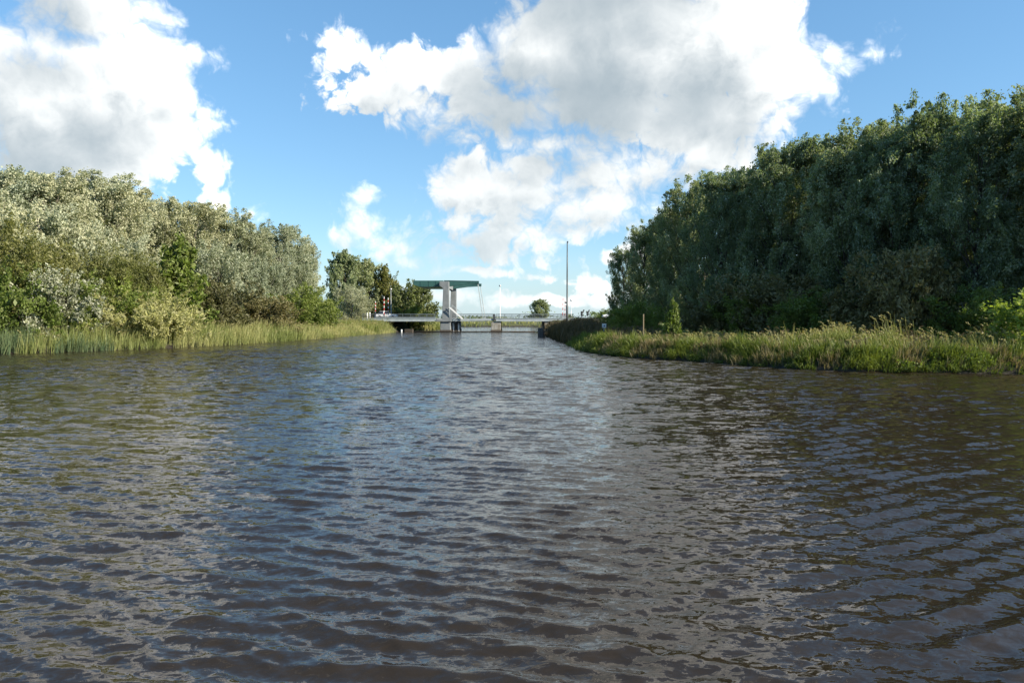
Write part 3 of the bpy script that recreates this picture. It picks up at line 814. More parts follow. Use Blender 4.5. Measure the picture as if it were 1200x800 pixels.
# ------------------------------------------------------------------ reeds and grass
def blades(name, pts, hgt, width, lean, m, rng, per=5, fan=0.35, tone=None, plume=0.0, wind=(0.12, 0.0), droop=0.35, label=None):
    """pts (n,3): plants; each is `per` curved blades of three segments; plumes are drooping feather heads on tall stalks"""
    n = len(pts)
    base = np.repeat(pts, per, 0); k = len(base)
    h = np.repeat(hgt * np.exp(rng.normal(0, 0.13, n)), per) * rng.uniform(0.5, 1.08, k)
    az = rng.uniform(0, 2 * np.pi, k)
    dirv = np.stack([np.cos(az), np.sin(az)], 1) * (fan * rng.uniform(0.2, 1, k))[:, None] + np.array(wind) + np.repeat(lean, per, 0)
    side = np.stack([-np.sin(az + rng.normal(0, .8, k)), np.cos(az), np.zeros(k)], 1)
    side = side / np.linalg.norm(side, axis=1, keepdims=True)
    base = base + np.concatenate([rng.normal(0, 0.08, (k, 2)), np.zeros((k, 1))], 1)
    w = width * rng.uniform(0.6, 1.3, k)
    ts = np.array([0, 0.55, 1.0]); wf = np.array([0.9, 1.0, 0.08])
    V = []
    for t, f in zip(ts, wf):
        off = dirv * (h * (t * 0.5 + t * t * 0.6))[:, None]
        z = h * (t - droop * t ** 3 * np.clip(np.linalg.norm(dirv, axis=1), 0, 1))
        c = base + np.concatenate([off, z[:, None]], 1)
        V += [c - side * (w * f)[:, None], c + side * (w * f)[:, None]]
    V = np.stack(V, 1).reshape(-1, 3)
    i = np.arange(k)[:, None] * 6
    F = np.concatenate([i + np.array([0, 1, 3, 2]), i + np.array([2, 3, 5, 4])], 0)
    tn = np.repeat(tone if tone is not None else rng.uniform(0, 1, n), per) + rng.normal(0, 0.15, k)
    T = np.repeat(np.clip(tn, 0, 1), 6); AL = np.tile(np.repeat(ts * 0.85, 2), k)
    if plume > 0:
        sel = np.nonzero(rng.uniform(0, 1, n) < plume)[0]
        q = 9; pb = np.repeat(pts[sel], q, 0); m_ = len(pb)
        hh = np.repeat(hgt[sel] * rng.uniform(0.82, 1.12, len(sel)), q)
        ln = np.repeat(lean[sel] + np.array(wind), q, 0)
        s = np.tile(np.linspace(0, 1, q), len(sel))
        droopdir = ln / np.maximum(np.linalg.norm(ln, axis=1, keepdims=True), .05)
        c = pb + np.concatenate([ln * (hh * 1.1)[:, None] + droopdir * (s * 0.22)[:, None] + rng.normal(0, 0.035, (m_, 2)), (hh + s * 0.30 - 0.16 * s * s)[:, None]], 1)
        a = unit(np.concatenate([droopdir * 0.8 + rng.normal(0, .4, (m_, 2)), rng.uniform(-0.3, 1.0, (m_, 1))], 1))
        nn = unit(np.cross(a, rng.normal(size=a.shape)))
        L, Wd = 0.085, 0.026
        pv = np.stack([c - a * L * .4, c + nn * Wd, c + a * L, c - nn * Wd], 1).reshape(-1, 3)
        # stalk of each plume
        st = pts[sel]; hs = hgt[sel] * 1.05; lw = lean[sel] + np.array(wind)
        top = st + np.concatenate([lw * (hs * 1.1)[:, None], hs[:, None]], 1)
        ww = np.array([0.012, 0.006, 0])
        sv = np.stack([st - ww, st + ww, top + ww * .6, top - ww * .6], 1).reshape(-1, 3)
        o = len(V); F = np.concatenate([F, o + np.arange(len(pv)).reshape(-1, 4), o + len(pv) + np.arange(len(sv)).reshape(-1, 4)], 0)
        V = np.concatenate([V, pv, sv], 0)
        T = np.concatenate([T, np.clip(rng.normal(0.75, .2, len(pv)), 0, 1), np.full(len(sv), .6)])
        AL = np.concatenate([AL, np.full(len(pv), 1.0), np.full(len(sv), .5)])
    o = link(name, mesh_np(name, V, F, m, {'tone': T, 'along': AL}))
    return tag(o, label, None, None, 'stuff')

def along(line, lo, hi, s0, s1, dens, rng, flip):
    """random ground points between s0 and s1 metres behind the waterline, for Y (or arc) in the given index span"""
    seg = line[lo:hi]
    d = np.diff(seg, axis=0); L = np.hypot(*d.T); cum = np.concatenate([[0], np.cumsum(L)])
    n = int(cum[-1] * (s1 - s0) * dens)
    t = rng.uniform(0, cum[-1], n); i = np.clip(np.searchsorted(cum, t) - 1, 0, len(L) - 1)
    f = (t - cum[i]) / L[i]
    p = seg[i] + d[i] * f[:, None]
    nrm = np.stack([-d[i, 1], d[i, 0]], 1) / L[i][:, None] * flip
    s = rng.uniform(s0, s1, n)
    p = p + nrm * s[:, None]
    sd = shore(p); ok = (sd > s0 - 0.3) & (sd < s1 + 0.5)
    p, s, nrm = p[ok], sd[ok], nrm[ok]
    return np.column_stack([p, ground_h(p, s) - 0.03]), s, nrm
def patchy(p, scale, seed):
    r = np.random.default_rng(seed); v = np.zeros(len(p))
    for i in range(7):
        th = r.uniform(0, 6.28); k = scale * r.uniform(0.6, 2.2)
        v += np.sin((p[:, 0] * math.cos(th) + p[:, 1] * math.sin(th)) * k + r.uniform(0, 6.28))
    return v / 2.6
def idx(line, y): return int(np.argmin(np.abs(line[:, 1] - y)))
RG = np.random.default_rng(77)

# left bank: a belt of reeds standing in the water's edge
lo, hi = idx(LE, 30), idx(LE, 136)
p, s, nr = along(LE, lo, hi, -0.6, 4.2, 19, RG, 1)
pat = patchy(p, 0.5, 1)
X, Y = p[:, 0], p[:, 1]
blue = (Y < 63) & (pat + 0.9 * np.exp(-((Y - 57) / 4.5) ** 2) * 1.6 > 0.55)
yel = ~blue
def lean0(n, f=0.11): return RG.normal(0, f, (n, 2))
gap = patchy(p, 1.5, 15) > -1.15
p, s, X, Y, blue, pat = p[gap], s[gap], X[gap], Y[gap], blue[gap], pat[gap]; yel = ~blue
hh = 1.55 + 0.30 * patchy(p, 1.3, 2)
fall = np.clip((118 - Y) / 30, 0.55, 1)
blades('blue_green_reeds', p[blue], hh[blue] * 1.05, 0.016, lean0(blue.sum()), M['reed_blue'], RG, 7, 0.16, label='tall blue-green reeds at the left edge of the water')
t = np.clip(0.45 + 0.3 * pat[yel], 0, 1)
blades('yellow_reeds', p[yel], (hh * fall)[yel], 0.014, lean0(yel.sum()), M['reed_yellow'], RG, 5, 0.2, tone=t, plume=0.12, label='yellow-green reeds along the left bank')
# rough herbs between reeds and wood
p, s, nr = along(LE, lo, hi, 3.5, 13, 2.6, RG, 1)
blades('left_bank_grass', p, 0.85 + 0.25 * patchy(p, .7, 3), 0.03, lean0(len(p), .1), M['grass_green'], RG, 8, 0.5, tone=np.clip(.45 + .3 * patchy(p, .6, 4), 0, 1), label='rough grass and herbs between reeds and trees on the left bank')
# left of the bridge: brown plumed reeds, then the shore beyond the bridge
lo2, hi2 = idx(LE, 118), idx(LE, 136)
p, s, nr = along(LE, lo2, hi2, 0.0, 9, 7, RG, 1)
blades('brown_reeds', p, 1.3 + 0.3 * patchy(p, .8, 5), 0.028, lean0(len(p)), M['reed_plume'], RG, 6, 0.25, plume=0.4, label='brown plumed reeds by the left bridge end')
p, s, nr = along(LE, idx(LE, 153), len(LE) - 30, -2.2, 6, 5, RG, 1)
p2, s2, nr = along(FE, 60, len(FE) - 60, -0.5, 8, 0.9, RG, 1)
p = np.vstack([p, p2]); p = p[np.abs(p[:, 0]) < 80]
blades('far_reeds', p, 1.25 + 0.3 * patchy(p, .5, 6), 0.05, lean0(len(p)), M['reed_yellow'], RG, 6, 0.2, tone=np.clip(.5 + .3 * patchy(p, .3, 7), 0, 1), label='sunlit reeds on the shore beyond the bridge')

# right bank: overhanging grass at the water, reeds behind
ri, rj = idx(RE, 24.5), idx(RE, 112)
near = idx(RE, 62)
p, s, nr = along(RE, ri, near, -0.05, 2.3, 32, RG, -1)
pat = patchy(p, 1.4, 8)
h = (0.75 + 0.28 * pat) * (0.75 + 0.25 * np.clip(s, 0, 2))
dry = (pat + RG.normal(0, .5, len(p))) < -0.55
blades('bank_grass', p[~dry], np.clip(h[~dry], .35, 1.5), 0.016, -nr[~dry] * 0.5 * np.clip(1.4 - s[~dry] * .5, .1, 1.4)[:, None], M['grass_green'], RG, 8, 0.45, tone=np.clip(.4 + .35 * pat[~dry], 0, 1), droop=0.8, label='green grass hanging over the water on the right bank')
blades('dry_grass', p[dry], np.clip(h[dry] + .25, .4, 1.5), 0.015, -nr[dry] * 0.32, M['grass_dry'], RG, 8, 0.35, droop=0.8, label='dry straw tufts in the right bank grass')
p, s, nr = along(RE, ri, near, 1.6, 8.5, 13, RG, -1)
pat = patchy(p, .8, 9)
h = (1.05 + 0.22 * pat + 0.12 * np.clip(s - 2, 0, 3)) * np.where(p[:, 1] > 45, np.clip(1 - (p[:, 1] - 45) / 10, .58, 1), 1)
h = h * (0.74 + 0.2 * patchy(p, 1.6, 19))
mix = patchy(p, 1.1, 20) + RG.normal(0, .35, len(p))
br = mix < -0.55; gr = mix > 0.62
pl = ~(br | gr)
blades('plumed_reeds', p[pl], h[pl], 0.016, lean0(pl.sum(), .14) + np.array([-0.05, 0]), M['reed_plume'], RG, 7, 0.3, tone=np.clip(.5 + .35 * pat[pl], 0, 1), plume=0.34, wind=(-0.10, 0), label='plumed reeds behind the grass of the right bank')
blades('brown_weeds', p[br], h[br] * 1.0, 0.022, lean0(br.sum(), .16), M['reed_brown'], RG, 7, 0.4, plume=0.2, label='brown faded weeds among the right bank reeds')
blades('tall_weeds', p[gr], h[gr] * 0.85, 0.026, lean0(gr.sum(), .14), M['grass_green'], RG, 8, 0.55, label='fresh green weeds among the right bank reeds')
p, s, nr = along(RE, near - 2, rj, -0.4, 7.0, 7, RG, -1)
pat = patchy(p, .6, 10)
fr = s < 1.6
nearer = p[:, 1] < 74
g_ = nearer & (s < 2.6)
blades('shaded_grass', p[g_], 0.7 + 0.15 * pat[g_], 0.024, -nr[g_] * 0.2, M['grass_green'], RG, 8, 0.4, label='shaded green grass where the right bank turns')
b_ = ~g_
blades('shaded_reeds', p[b_], (1.5 + 0.3 * pat[b_]) * np.clip(.55 + (p[b_, 1] - 72) / 30, .55, 1), 0.028, lean0(b_.sum()), M['reed_brown'], RG, 7, 0.25, plume=0.2, label='dark brown reeds along the right bank towards the bridge')
p, s, nr = along(RE, ri, rj, 7.5, 20, 1.4, RG, -1)
blades('right_bank_grass', p, 0.8 + 0.2 * patchy(p, .7, 11), 0.035, lean0(len(p), .1), M['grass_green'], RG, 7, 0.5, label='rough grass under the trees of the right bank')
p, s, nr = along(RE, idx(RE, 112), idx(RE, 138), 0.0, 12, 4, RG, -1)
blades('bridge_end_reeds', p, 1.0 + 0.25 * patchy(p, .7, 12), 0.035, lean0(len(p)), M['reed_brown'], RG, 7, 0.3, label='brown reeds on the dike by the right bridge end')
# tall leaning plumes that stand clear of the right reeds
tp = np.array([(at(x, 43.5) + RG.normal(0, .08), 43.5 + RG.normal(0, .4)) for x in (1030, 1036, 1041, 1047, 1052, 1058, 1064, 1069, 1076)])
tp = np.column_stack([tp, ground_h(tp)])
blades('leaning_reeds', tp, RG.uniform(1.5, 1.95, len(tp)), 0.012, np.tile([-0.22, 0], (len(tp), 1)), M['reed_plume'], RG, 2, 0.1, plume=1.0, label='tall leaning reed plumes standing clear of the right-hand reeds')

# leafy dock, nettle and bramble mounds at the water's edge of the right bank
def leafy_mounds(name, n, s0, s1, size, m, label, seed):
    rng = np.random.default_rng(seed)
    q, s, nr = along(RE, ri, near + 6, s0, s1, 3.0, rng, -1)
    q = q[rng.permutation(len(q))[:n]]
    C, A, T = [], [], []
    for c in q:
        r = size * rng.uniform(0.6, 1.4); k = int(130 * r)
        d = unit(rng.normal(size=(k, 3))); d[:, 2] = np.abs(d[:, 2])
        rad = r * rng.uniform(0.55, 1.05, k)[:, None]
        C.append(c + d * rad * np.array([1.1, 1.1, 0.95])); A.append(unit(d * 0.6 + rng.normal(0, .5, (k, 3)) + np.array([-.1, 0, .2])))
        T.append(np.clip(rng.normal(rng.uniform(.2, .8), .2, k), 0, 1))
    C, A, T = np.concatenate(C), np.concatenate(A), np.concatenate(T)
    hl = 0.075 * np.exp(rng.normal(0, .3, len(C)))
    tag(link(name, leaf_mesh(name, C, A, hl, hl * .42, T, m, rng)), label, None, None, 'stuff')
leafy_mounds('green_weeds', 110, 0.2, 3.0, 0.50, M['green_leaf'], 'leafy green weeds in mounds along the right water edge', 5)
leafy_mounds('dull_weeds', 60, 0.6, 5.0, 0.60, M['brown_leaf'], 'dull brown-green herb mounds in the right bank reeds', 6)

# far-off tree line on the horizon
def far_wood():
    rng = np.random.default_rng(8); C = []; T = []
    for i in range(150):
        x = rng.uniform(-900, 1100); y = rng.uniform(900, 1300); w = rng.uniform(6, 26); h = rng.uniform(2, 8) * (0.6 + 0.8 * (math.sin(x * 0.011) > 0.2))
        n = 90
        c = np.stack([x + rng.normal(0, w / 2, n), y + rng.normal(0, 3, n), 0.5 + h * rng.uniform(0, 1, n) ** 0.8], 1)
        C.append(c); T.append(np.clip(rng.normal(.5, .25, n), 0, 1))
    C, T = np.concatenate(C), np.concatenate(T)
    a = unit(rng.normal(size=C.shape)); hl = rng.uniform(1.0, 2.2, len(C))
    tag(link('far_trees', leaf_mesh('far_trees', C, a, hl, hl * .7, T, M['grey_leaf'], rng)), 'low wooded horizon far beyond the bridge', None, None, 'stuff')
far_wood()
# ------------------------------------------------------------------ drawbridge
YN, YF = 138.0, 152.0                    # near and far face of the bridge
def build_bridge():
    b = empty('drawbridge', (-12.9, (YN + YF) / 2, 0), 'small Dutch drawbridge with grey concrete tower and dark green balance beams', 'bridge')
    ox, oy = -12.9, (YN + YF) / 2
    def done(mb, name, m, parent=b, **kw):
        mb.v = [(x - ox, y - oy, z) for x, y, z in mb.v]
        return mb.build(name, m, parent, **kw)
    # abutments
    a = MB().prism([(-29, -1.5), (-25.8, -1.5), (-24.6, 2.08), (-29, 2.08)], YN + 0.2, YF - 0.2); done(a, 'abutment', M['concrete_stained'])
    a = MB().prism([(6.3, -1.5), (12, -1.5), (12, 2.08), (6.3, 2.08)], YN + 0.2, YF - 0.2); done(a, 'abutment', M['concrete_stained'])
    # tower piers with timber fenders
    for x0, x1, y0, y1 in ((-13.85, -11.9, YN - 0.9, YN + 2.4), (-13.3, -10.9, YF - 3.0, YF + 0.6)):
        done(MB().box(x0, x1, y0, y1, -1.5, 1.98), 'tower_pier', M['concrete'], bevel=0.06)
        done(MB().box(x0 - 0.10, x1 + 0.10, y0 - 0.12, y1 + 0.12, -1.5, 0.42), 'pier_foot', M['timber'], bevel=0.04)
        done(MB().box(x0 - 0.75, x1 + 0.2, y0 - 0.25, y1 + 0.1, 1.99, 2.42), 'pier_cap', M['concrete'], bevel=0.04)
    for x in (-11.45, -10.45):
        done(MB().tube([(x, YN + 1.4, -1.5), (x, YN + 1.4, 1.2), (x - 0.05, YN + 1.4, 1.75)], [0.18, 0.18, 0.10], 10), 'fender_pile', M['white_paint'], smooth=True)
    done(MB().box(-11.22, -10.68, YN + 1.2, YN + 1.6, -1.5, 1.7), 'fender_board', M['timber'], bevel=0.02)
    # middle pier
    done(MB().box(-4.05, -2.2, YN + 0.2, YF - 0.2, -1.5, 1.98), 'middle_pier', M['concrete_stained'], bevel=0.06)
    done(MB().box(-4.17, -2.08, YN + 0.08, YF - 0.08, -1.5, 0.40), 'pier_foot', M['timber'], bevel=0.04)
    # fixed spans: edge girders, slab
    for x0, x1 in ((-29.0, -14.75), (-3.1, 12.0)):
        done(MB().box(x0, x1, YN + 0.30, YF - 0.30, 2.12, 2.54), 'deck_slab', M['concrete'])
        for y in (YN, YF - 0.28):
            done(MB().box(x0, x1, y, y + 0.28, 2.06, 2.62).box(x0, x1, y - 0.06, y + 0.34, 2.62, 2.70), 'edge_girder', M['grey_steel'])
    # lifting leaf
    done(MB().box(-11.6, -3.25, YN + 0.28, YF - 0.28, 2.30, 2.52), 'leaf_deck', M['asphalt'])
    for y in (YN + 0.02, YF - 0.30):
        done(MB().prism([(-11.6, 2.06), (-3.25, 2.22), (-3.25, 2.60), (-11.6, 2.60)], y, y + 0.26), 'leaf_girder', M['grey_steel'])
    for k in range(6):
        x = -11.0 + k * 1.45
        done(MB().box(x, x + 0.14, YN + 0.30, YF - 0.30, 2.10, 2.296), 'cross_beam', M['dark_steel'])
    # tower: two columns with flared heads, portal beam
    for y, dx, dz in ((YN - 0.35, 0.0, 0.0), (YF - 1.15, 0.35, 0.0)):
        poly = [(-13.55 + dx, 2.43), (-12.15 + dx, 2.43), (-12.22 + dx, 9.75), (-14.05 + dx, 9.75), (-14.05 + dx, 8.95), (-13.32 + dx, 8.40)]
        done(MB().prism(poly, y, y + 1.5), 'tower_column', M['concrete'], bevel=0.05)
    done(MB().box(-13.25, -12.45, YN + 1.60, YF - 1.62, 8.55, 9.6), 'portal_beam', M['concrete'], bevel=0.04)
    # balance beams and counterweight
    for y in (YN + 1.18, YF - 1.56):
        poly = [(-13.3, 8.75), (-12.0, 8.86), (-9.5, 9.22), (-6.45, 9.40), (-6.45, 9.86), (-12.0, 9.98), (-13.3, 9.98)]
        done(MB().prism(poly, y, y + 0.36), 'balance_beam', M['green_steel'], bevel=0.03)
        fl = MB().prism([(-13.3, 9.983), (-12.0, 9.983), (-6.42, 9.863), (-6.42, 9.92), (-12.0, 10.04), (-13.3, 10.04)], y - 0.07, y + 0.43)
        done(fl, 'beam_flange', M['green_steel'])
        # hanger rods to the leaf
        for k in (0, 1):
            yy = y + 0.10 + 0.16 * k
            done(MB().tube([(-6.62 - 0.1 * k, yy, 9.40), (-5.62 - 0.1 * k, yy, 2.50)], 0.045, 6), 'hanger_rod', M['grey_steel'])
        done(MB().box(-5.95, -5.40, y, y + 0.42, 2.523, 2.72), 'hanger_bracket', M['grey_steel'])
        done(MB().tube([(-12.75, y - 0.02, 9.3), (-12.75, y + 0.40, 9.3)], 0.32, 14), 'pivot', M['dark_steel'])
    done(MB().prism([(-18.1, 8.78), (-13.45, 8.78), (-13.45, 10.02), (-19.25, 10.02), (-19.25, 9.20)], YN + 1.22, YF - 1.24), 'counterweight', M['green_steel'], bevel=0.04)
    for x in (-17.9, -16.3, -14.9):
        done(MB().box(x, x + 0.10, YN + 1.18, YN + 1.217, 8.84, 9.98), 'stiffener', M['green_steel'])
    # service stair at the tower foot
    def stair_pt(t, y): return (-12.05 + 2.5 * t, y, 4.75 - 2.2 * t)
    for y in (YN - 0.85, YN - 0.20):
        done(MB().bar(stair_pt(0, y), stair_pt(1, y), 0.08, 0.24), 'stair_string', M['white_paint'])
        rail = MB().bar((-11.6, y, 5.25), (-8.95, y, 2.95), 0.06)
        for t in (0.12, 0.5, 0.88):
            q = stair_pt(t, y); rail.bar(q, (q[0] + 0.3, y, q[2] + 0.72), 0.05)
        done(rail, 'handrail', M['grey_steel'])
    for k in range(9):
        q = stair_pt((k + 0.5) / 9, YN - 0.5)
        done(MB().box(q[0] - 0.12, q[0] + 0.12, YN - 0.81, YN - 0.24, q[2] - 0.02, q[2] + 0.02), 'stair_tread', M['grey_steel'])
    # railings: posts and three rails on both sides
    post_me = None
    for y in (YN + 0.08, YF - 0.14):
        for x0, x1 in ((-29.0, -14.9), (-11.6, -3.3), (-3.05, 12.0)):
            r = done(MB().box(x0, x1, y, y + 0.07, 3.44, 3.52), 'railing', M['rail_steel'])
            for z in (2.92, 3.17):
                done(MB().box(x0, x1, y + 0.015, y + 0.055, z, z + 0.08), 'rail', M['dark_steel'], r)
            n = int((x1 - x0) / 1.45)
            for k in range(n + 1):
                x = x0 + 0.06 + (x1 - x0 - 0.2) * k / n
                if post_me is None:
                    post_me = MB().box(-0.035, 0.035, 0, 0.06, 2.70, 3.438).build('rail_post', M['rail_steel'], r)
                    pm = post_me.data; o = post_me
                else: o = link('rail_post', pm, None, r)
                o.location = (x - ox, y + 0.005 - oy, -0.10 if x0 == -11.6 else 0)
    # parapet infill of the left span, pale strip below the rail
    done(MB().box(-26.5, -14.9, YN + 0.09, YN + 0.13, 2.705, 2.90), 'kick_plate', M['rail_steel'])
    # bridge signal on the middle pier
    done(MB().box(-3.72, -3.25, YN - 0.12, YN + 0.015, 2.30, 3.45), 'signal_box', M['dark_steel'], bevel=0.03)
    return b
build_bridge()

# road on the dike
tag(MB().box(-400, -29.02, ROAD_Y[0], ROAD_Y[1], 2.2, DECK_Z).build('road_west', M['asphalt']), kind='structure').name = 'road'
tag(MB().box(12.02, 400, ROAD_Y[0], ROAD_Y[1], 2.2, DECK_Z).build('road', M['asphalt']), kind='structure')

# ------------------------------------------------------------------ waterside furniture
g_ = MB()
g_.tube([(-21.6, 137.0, 0.10), (-14.5, 136.95, 0.12), (-12.6, 136.0, 0.12), (-3.2, 136.6, 0.12), (4.4, 136.2, 0.10)], 0.10, 8)  # thin dark tube along the water before the piers
tag(g_.build('dark_band', M['timber'], smooth=True), 'thin dark line lying on the water before the bridge piers', 'band')

def sheet_piles():
    Y = 101.5; x0 = at(630.5, Y)
    o = empty('mooring_wall', (x0 + 0.4, Y, 0), 'short dark steel sheet pile wall end standing in the water by the right bank', 'wall')
    for k in range(5):
        d = 0.10 if k % 2 else 0.0
        MB().box(-0.42 + k * 0.16, -0.42 + k * 0.16 + 0.158, -0.10 - d, 0.15 - d, -1.5, 1.32 + 0.02 * (k % 2)).build('sheet_pile', M['dark_steel'], o)
    MB().box(0.30, 0.55, -0.25, 0.35, -1.5, 1.62).build('corner_post', M['timber'], o, bevel=0.03)
    for z in (0.55, 0.95):
        MB().bar((0.4, 0.1, z), (1.9, 6.5, z), 0.14, 0.22).build('waling', M['pale_timber'], o)
    for k in range(4):
        MB().box(0.75 + 0.35 * k, 0.95 + 0.35 * k, 1.5 + 1.5 * k, 1.7 + 1.5 * k, -1.5, 1.15).build('pile', M['timber'], o)
sheet_piles()
Y = 133.0
tag(MB().box(at(474, Y), at(483.5, Y), Y, Y + 1.2, -1.5, 0.62).build('landing_stage', M['timber'], bevel=0.03), 'low dark timber landing beside the left bridge end', 'landing')
Y = 131.0
tag(MB().tube([(at(470.5, Y), Y, -1), (at(470.5, Y), Y, 0.55), (at(470.5, Y), Y, 0.62)], [0.16, 0.16, 0.10], 10).build('mooring_post', M['galvanised'], smooth=True), 'short pale mooring post at the water edge left of the bridge', 'post')

def board_sign():
    Y = 74.0; x = at(708, Y); z = gz(x, Y)
    o = empty('notice_board', (x, Y, z), 'square white board with a dark blue symbol on a post in the right reeds', 'sign')
    top = EYE - (384.2 - 372) / 833.3 * Y - z
    MB().tube([(0, 0.05, -0.3), (0, 0.05, top + 0.42)], 0.05, 8).build('post', M['galvanised'], o, smooth=True)
    MB().box(-0.225, 0.225, -0.03, -0.005, top, top + 0.45).build('board', M['white_paint'], o, bevel=0.006)
    MB().box(-0.075, 0.075, -0.038, -0.032, top + 0.14, top + 0.25).prism([(-0.04, top + .252), (0.04, top + .252), (0.04, top + .31), (-0.04, top + .31)], -0.038, -0.032).build('symbol', M['blue_paint'], o)
board_sign()
Y = 57.5; x = at(754, Y); z = gz(x, Y)
tag(MB().box(x - 0.042, x + 0.042, Y - 0.042, Y + 0.042, z - 0.3, EYE + 4 / 833 * Y).build('timber_post', M['pale_timber'], bevel=0.01), 'thin pale timber post standing upright in the right reeds', 'post')

# ------------------------------------------------------------------ masts, lamps, signals
def mast():
    Y = 126.0; x = at(664.5, Y); z = gz(x, Y)
    top = EYE + (372 - 284) / 833.3 * Y - z
    o = empty('tall_mast', (x, Y, z), 'tallest dark steel mast rising beside the right bridge end', 'mast')
    MB().tube([(0, 0, -0.4), (0, 0, 4.2), (0, 0, 4.3), (0, 0, 10), (0, 0, top)], [0.20, 0.19, 0.14, 0.12, 0.085], 12).build('pole', M['dark_steel'], o, smooth=True)
    MB().box(-0.45, -0.10, -0.16, 0.16, 4.55, 4.80).build('bracket', M['dark_steel'], o)
    MB().tube([(0, -0.1, top), (0.05, -0.35, top + 0.02), (0.05, -0.42, top - 0.14)], [0.10, 0.12, 0.12], 8).build('camera_head', M['dark_steel'], o)
mast()
def lamp_post(px, py, Y, base_z, label, r=0.055, m='white_paint', head=True):
    x = at(px, Y); top = EYE + (372 - py) / 833.3 * Y - base_z
    o = empty('lamp_post', (x, Y, base_z), label, 'lamp post')
    MB().tube([(0, 0, -0.3), (0, 0, 1.0), (0, 0, 1.05), (0, 0, top)], [r * 1.7, r * 1.7, r * 1.1, r * 0.8], 10).build('pole', M[m], o, smooth=True)
    if head:
        MB().tube([(0, 0, top), (0, 0, top + 0.08), (0, 0, top + 0.30), (0, 0, top + 0.38)], [0.06, 0.20, 0.24, 0.08], 12).build('lamp_head', M['galvanised'], o, smooth=True)
    return o
lamp_post(586, 336, 144.0, 2.54, 'slim white lamp post on the bridge above the middle pier')
lamp_post(458.4, 340, 153.5, 2.4, 'slim grey lamp post beside the red and white barrier arms left of the bridge', m='galvanised')
lamp_post(669.2, 353, 148.0, 2.5, 'short pale lamp post just right of the tall dark mast', m='galvanised')

def barrier(px, Y, length, tilt, label):
    x = at(px, Y)
    o = empty('barrier', (x, Y, DECK_Z - 0.05), label, 'barrier', 'raised red and white bridge barriers')
    MB().box(-0.22, 0.22, -0.2, 0.2, 0, 1.05).build('drive_box', M['galvanised'], o, bevel=0.03)
    n = 8
    for k in range(n):
        a, c = k / n, (k + 1) / n
        def pt(t): return (tilt * length * t + 0.0, -0.28, 0.85 + length * t)
        MB().bar(pt(a), pt(c), 0.13, 0.13).build('arm_section', M['red_paint' if k % 2 == 0 else 'white_paint'], o)
    return o
barrier(450.6, 141.2, 3.6, 0.005, 'raised red and white barrier arm nearest the white car, in front of the slim poplar')
barrier(455.6, 150.0, 3.6, -0.01, 'raised red and white barrier arm next to the slim grey lamp post')
barrier(440.4, 150.5, 2.9, 0.01, 'raised barrier arm farthest from the bridge on the left approach')
barrier(659.2, 141.0, 3.7, 0.02, 'raised red and white barrier arm left of the tall dark mast')
barrier(661.9, 150.0, 3.4, 0.0, 'raised red and white barrier arm right beside the tall dark mast')

def signal(px, py, Y, label, tilt):
    x = at(px, Y); top = EYE + (372 - py) / 833.3 * Y - DECK_Z
    o = empty('road_signal', (x, Y, DECK_Z - 0.02), label, 'traffic signal')
    MB().tube([(0, 0, -0.2), (0, 0, top - 0.4)], 0.06, 8).build('post', M['galvanised'], o, smooth=True)
    h = MB().box(-0.20, 0.20, -0.13, 0.13, top - 0.95, top).build('signal_head', M['dark_steel'], o, bevel=0.03)
    for z in (top - 0.70, top - 0.28):
        MB().tube([(0, -0.132, z), (0, -0.20, z)], 0.11, 10).build('lamp_hood', M['rubber'], h)
    MB().bar((0.16, 0, top - 0.35), (0.16 + tilt, 0, top + 0.30), 0.10, 0.26).build('side_plate', M['dark_steel'], o)
signal(681.6, 364.5, 139.6, 'dark road signal right of the tall mast, the taller of two', 0.30)
signal(688.3, 364.5, 150.5, 'dark road signal closest to the right-hand wood on the bridge road', 0.25)
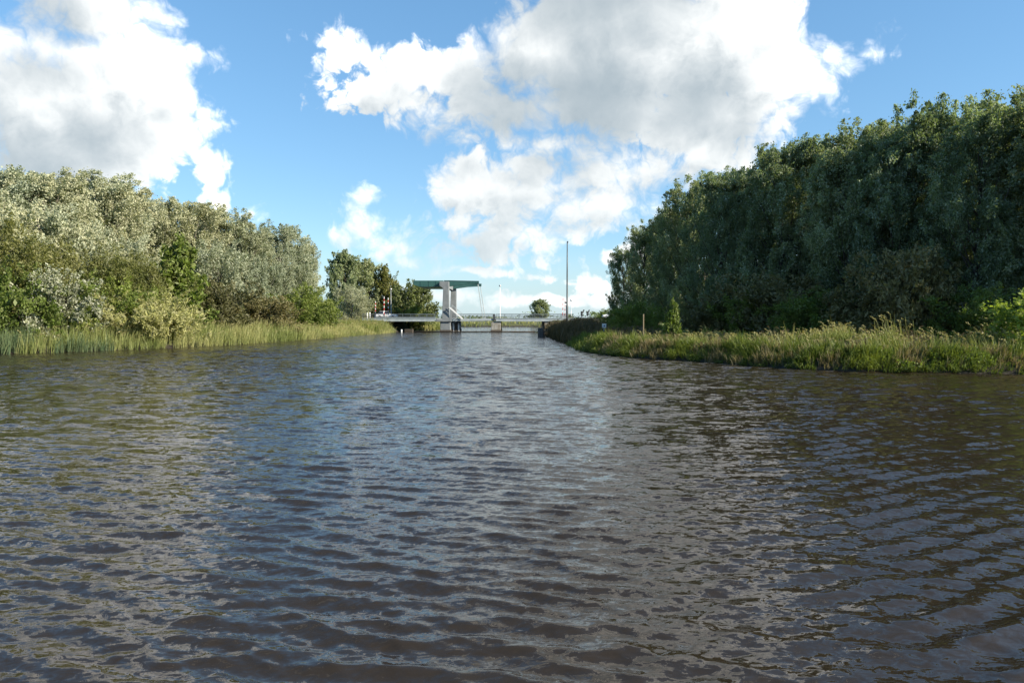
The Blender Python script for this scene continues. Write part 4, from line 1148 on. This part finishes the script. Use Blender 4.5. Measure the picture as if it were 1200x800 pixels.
for px, h, lab in ((430.5, 1.15, 'outermost short white marker post on the left bridge approach'), (433.6, 1.3, 'short white marker post next to the left barrier on the bridge approach')):
    x = at(px, 140.0)
    o = tag(MB().tube([(x, 140.0, 2.2), (x, 140.0, 2.5 + h), (x, 140.0, 2.55 + h)], [0.10, 0.10, 0.06], 8).build('marker_post', M['white_paint'], smooth=True), lab, 'marker post', 'white marker posts on the bridge approach')

# ------------------------------------------------------------------ cars on the bridge road
def car(name, px, Y, label, rz=0.0):
    o = empty(name, (at(px, Y), Y, DECK_Z + 0.002), label, 'car', None, rz)
    body = MB().prism([(-2.05, 0.32), (2.05, 0.30), (2.12, 0.55), (1.95, 0.80), (0.95, 0.93), (-1.75, 0.97), (-2.08, 0.88), (-2.12, 0.55)], -0.83, 0.83).build('body', M['car_white'], o, bevel=0.06)
    cab = MB().add([(-1.85, -.74, .96), (.95, -.74, .92), (.95, .74, .92), (-1.85, .74, .96), (-1.35, -.60, 1.46), (.20, -.60, 1.46), (.20, .60, 1.46), (-1.35, .60, 1.46)],
                   [(0, 1, 5, 4), (1, 2, 6, 5), (2, 3, 7, 6), (3, 0, 4, 7), (4, 5, 6, 7), (0, 3, 2, 1)]).build('window', M['glass_dark'], o)
    MB().box(-1.36, .21, -.61, .61, 1.463, 1.51).build('roof', M['car_white'], o, bevel=0.02)
    for s in (-1, 1):
        y = s * 0.60
        for xa in (-0.55,): MB().bar((xa, s * .755, .95), (xa, s * .625, 1.48), 0.09, 0.05).build('pillar', M['car_white'], o)
        for x in (-1.28, 1.30):
            w = MB().tube([(x, s * .66, .31), (x, s * .865, .31)], 0.31, 16).build('wheel', M['rubber'], o)
            MB().tube([(x, s * .866, .31), (x, s * .875, .31)], 0.19, 12).build('rim', M['galvanised'], w)
        MB().box(1.98, 2.09, y - .18, y + .18, .58, .72).build('headlight', M['galvanised'], o, bevel=0.02)
        MB().box(-2.12, -2.02, y - .16, y + .16, .66, .84).build('tail_light', M['lamp_amber'], o, bevel=0.02)
        MB().box(.62, .78, s * .80 if s > 0 else -.98, .98 if s > 0 else s * .80, .93, 1.06).build('mirror', M['car_white'], o, bevel=0.02)
    return o
car('parked_car', 453.5, 142.8, 'white car driving on the left bridge approach behind the railing').name = 'white_car'
car('white_car', 717.5, 146.0, 'white car on the road half hidden by the right-hand wood', math.pi)
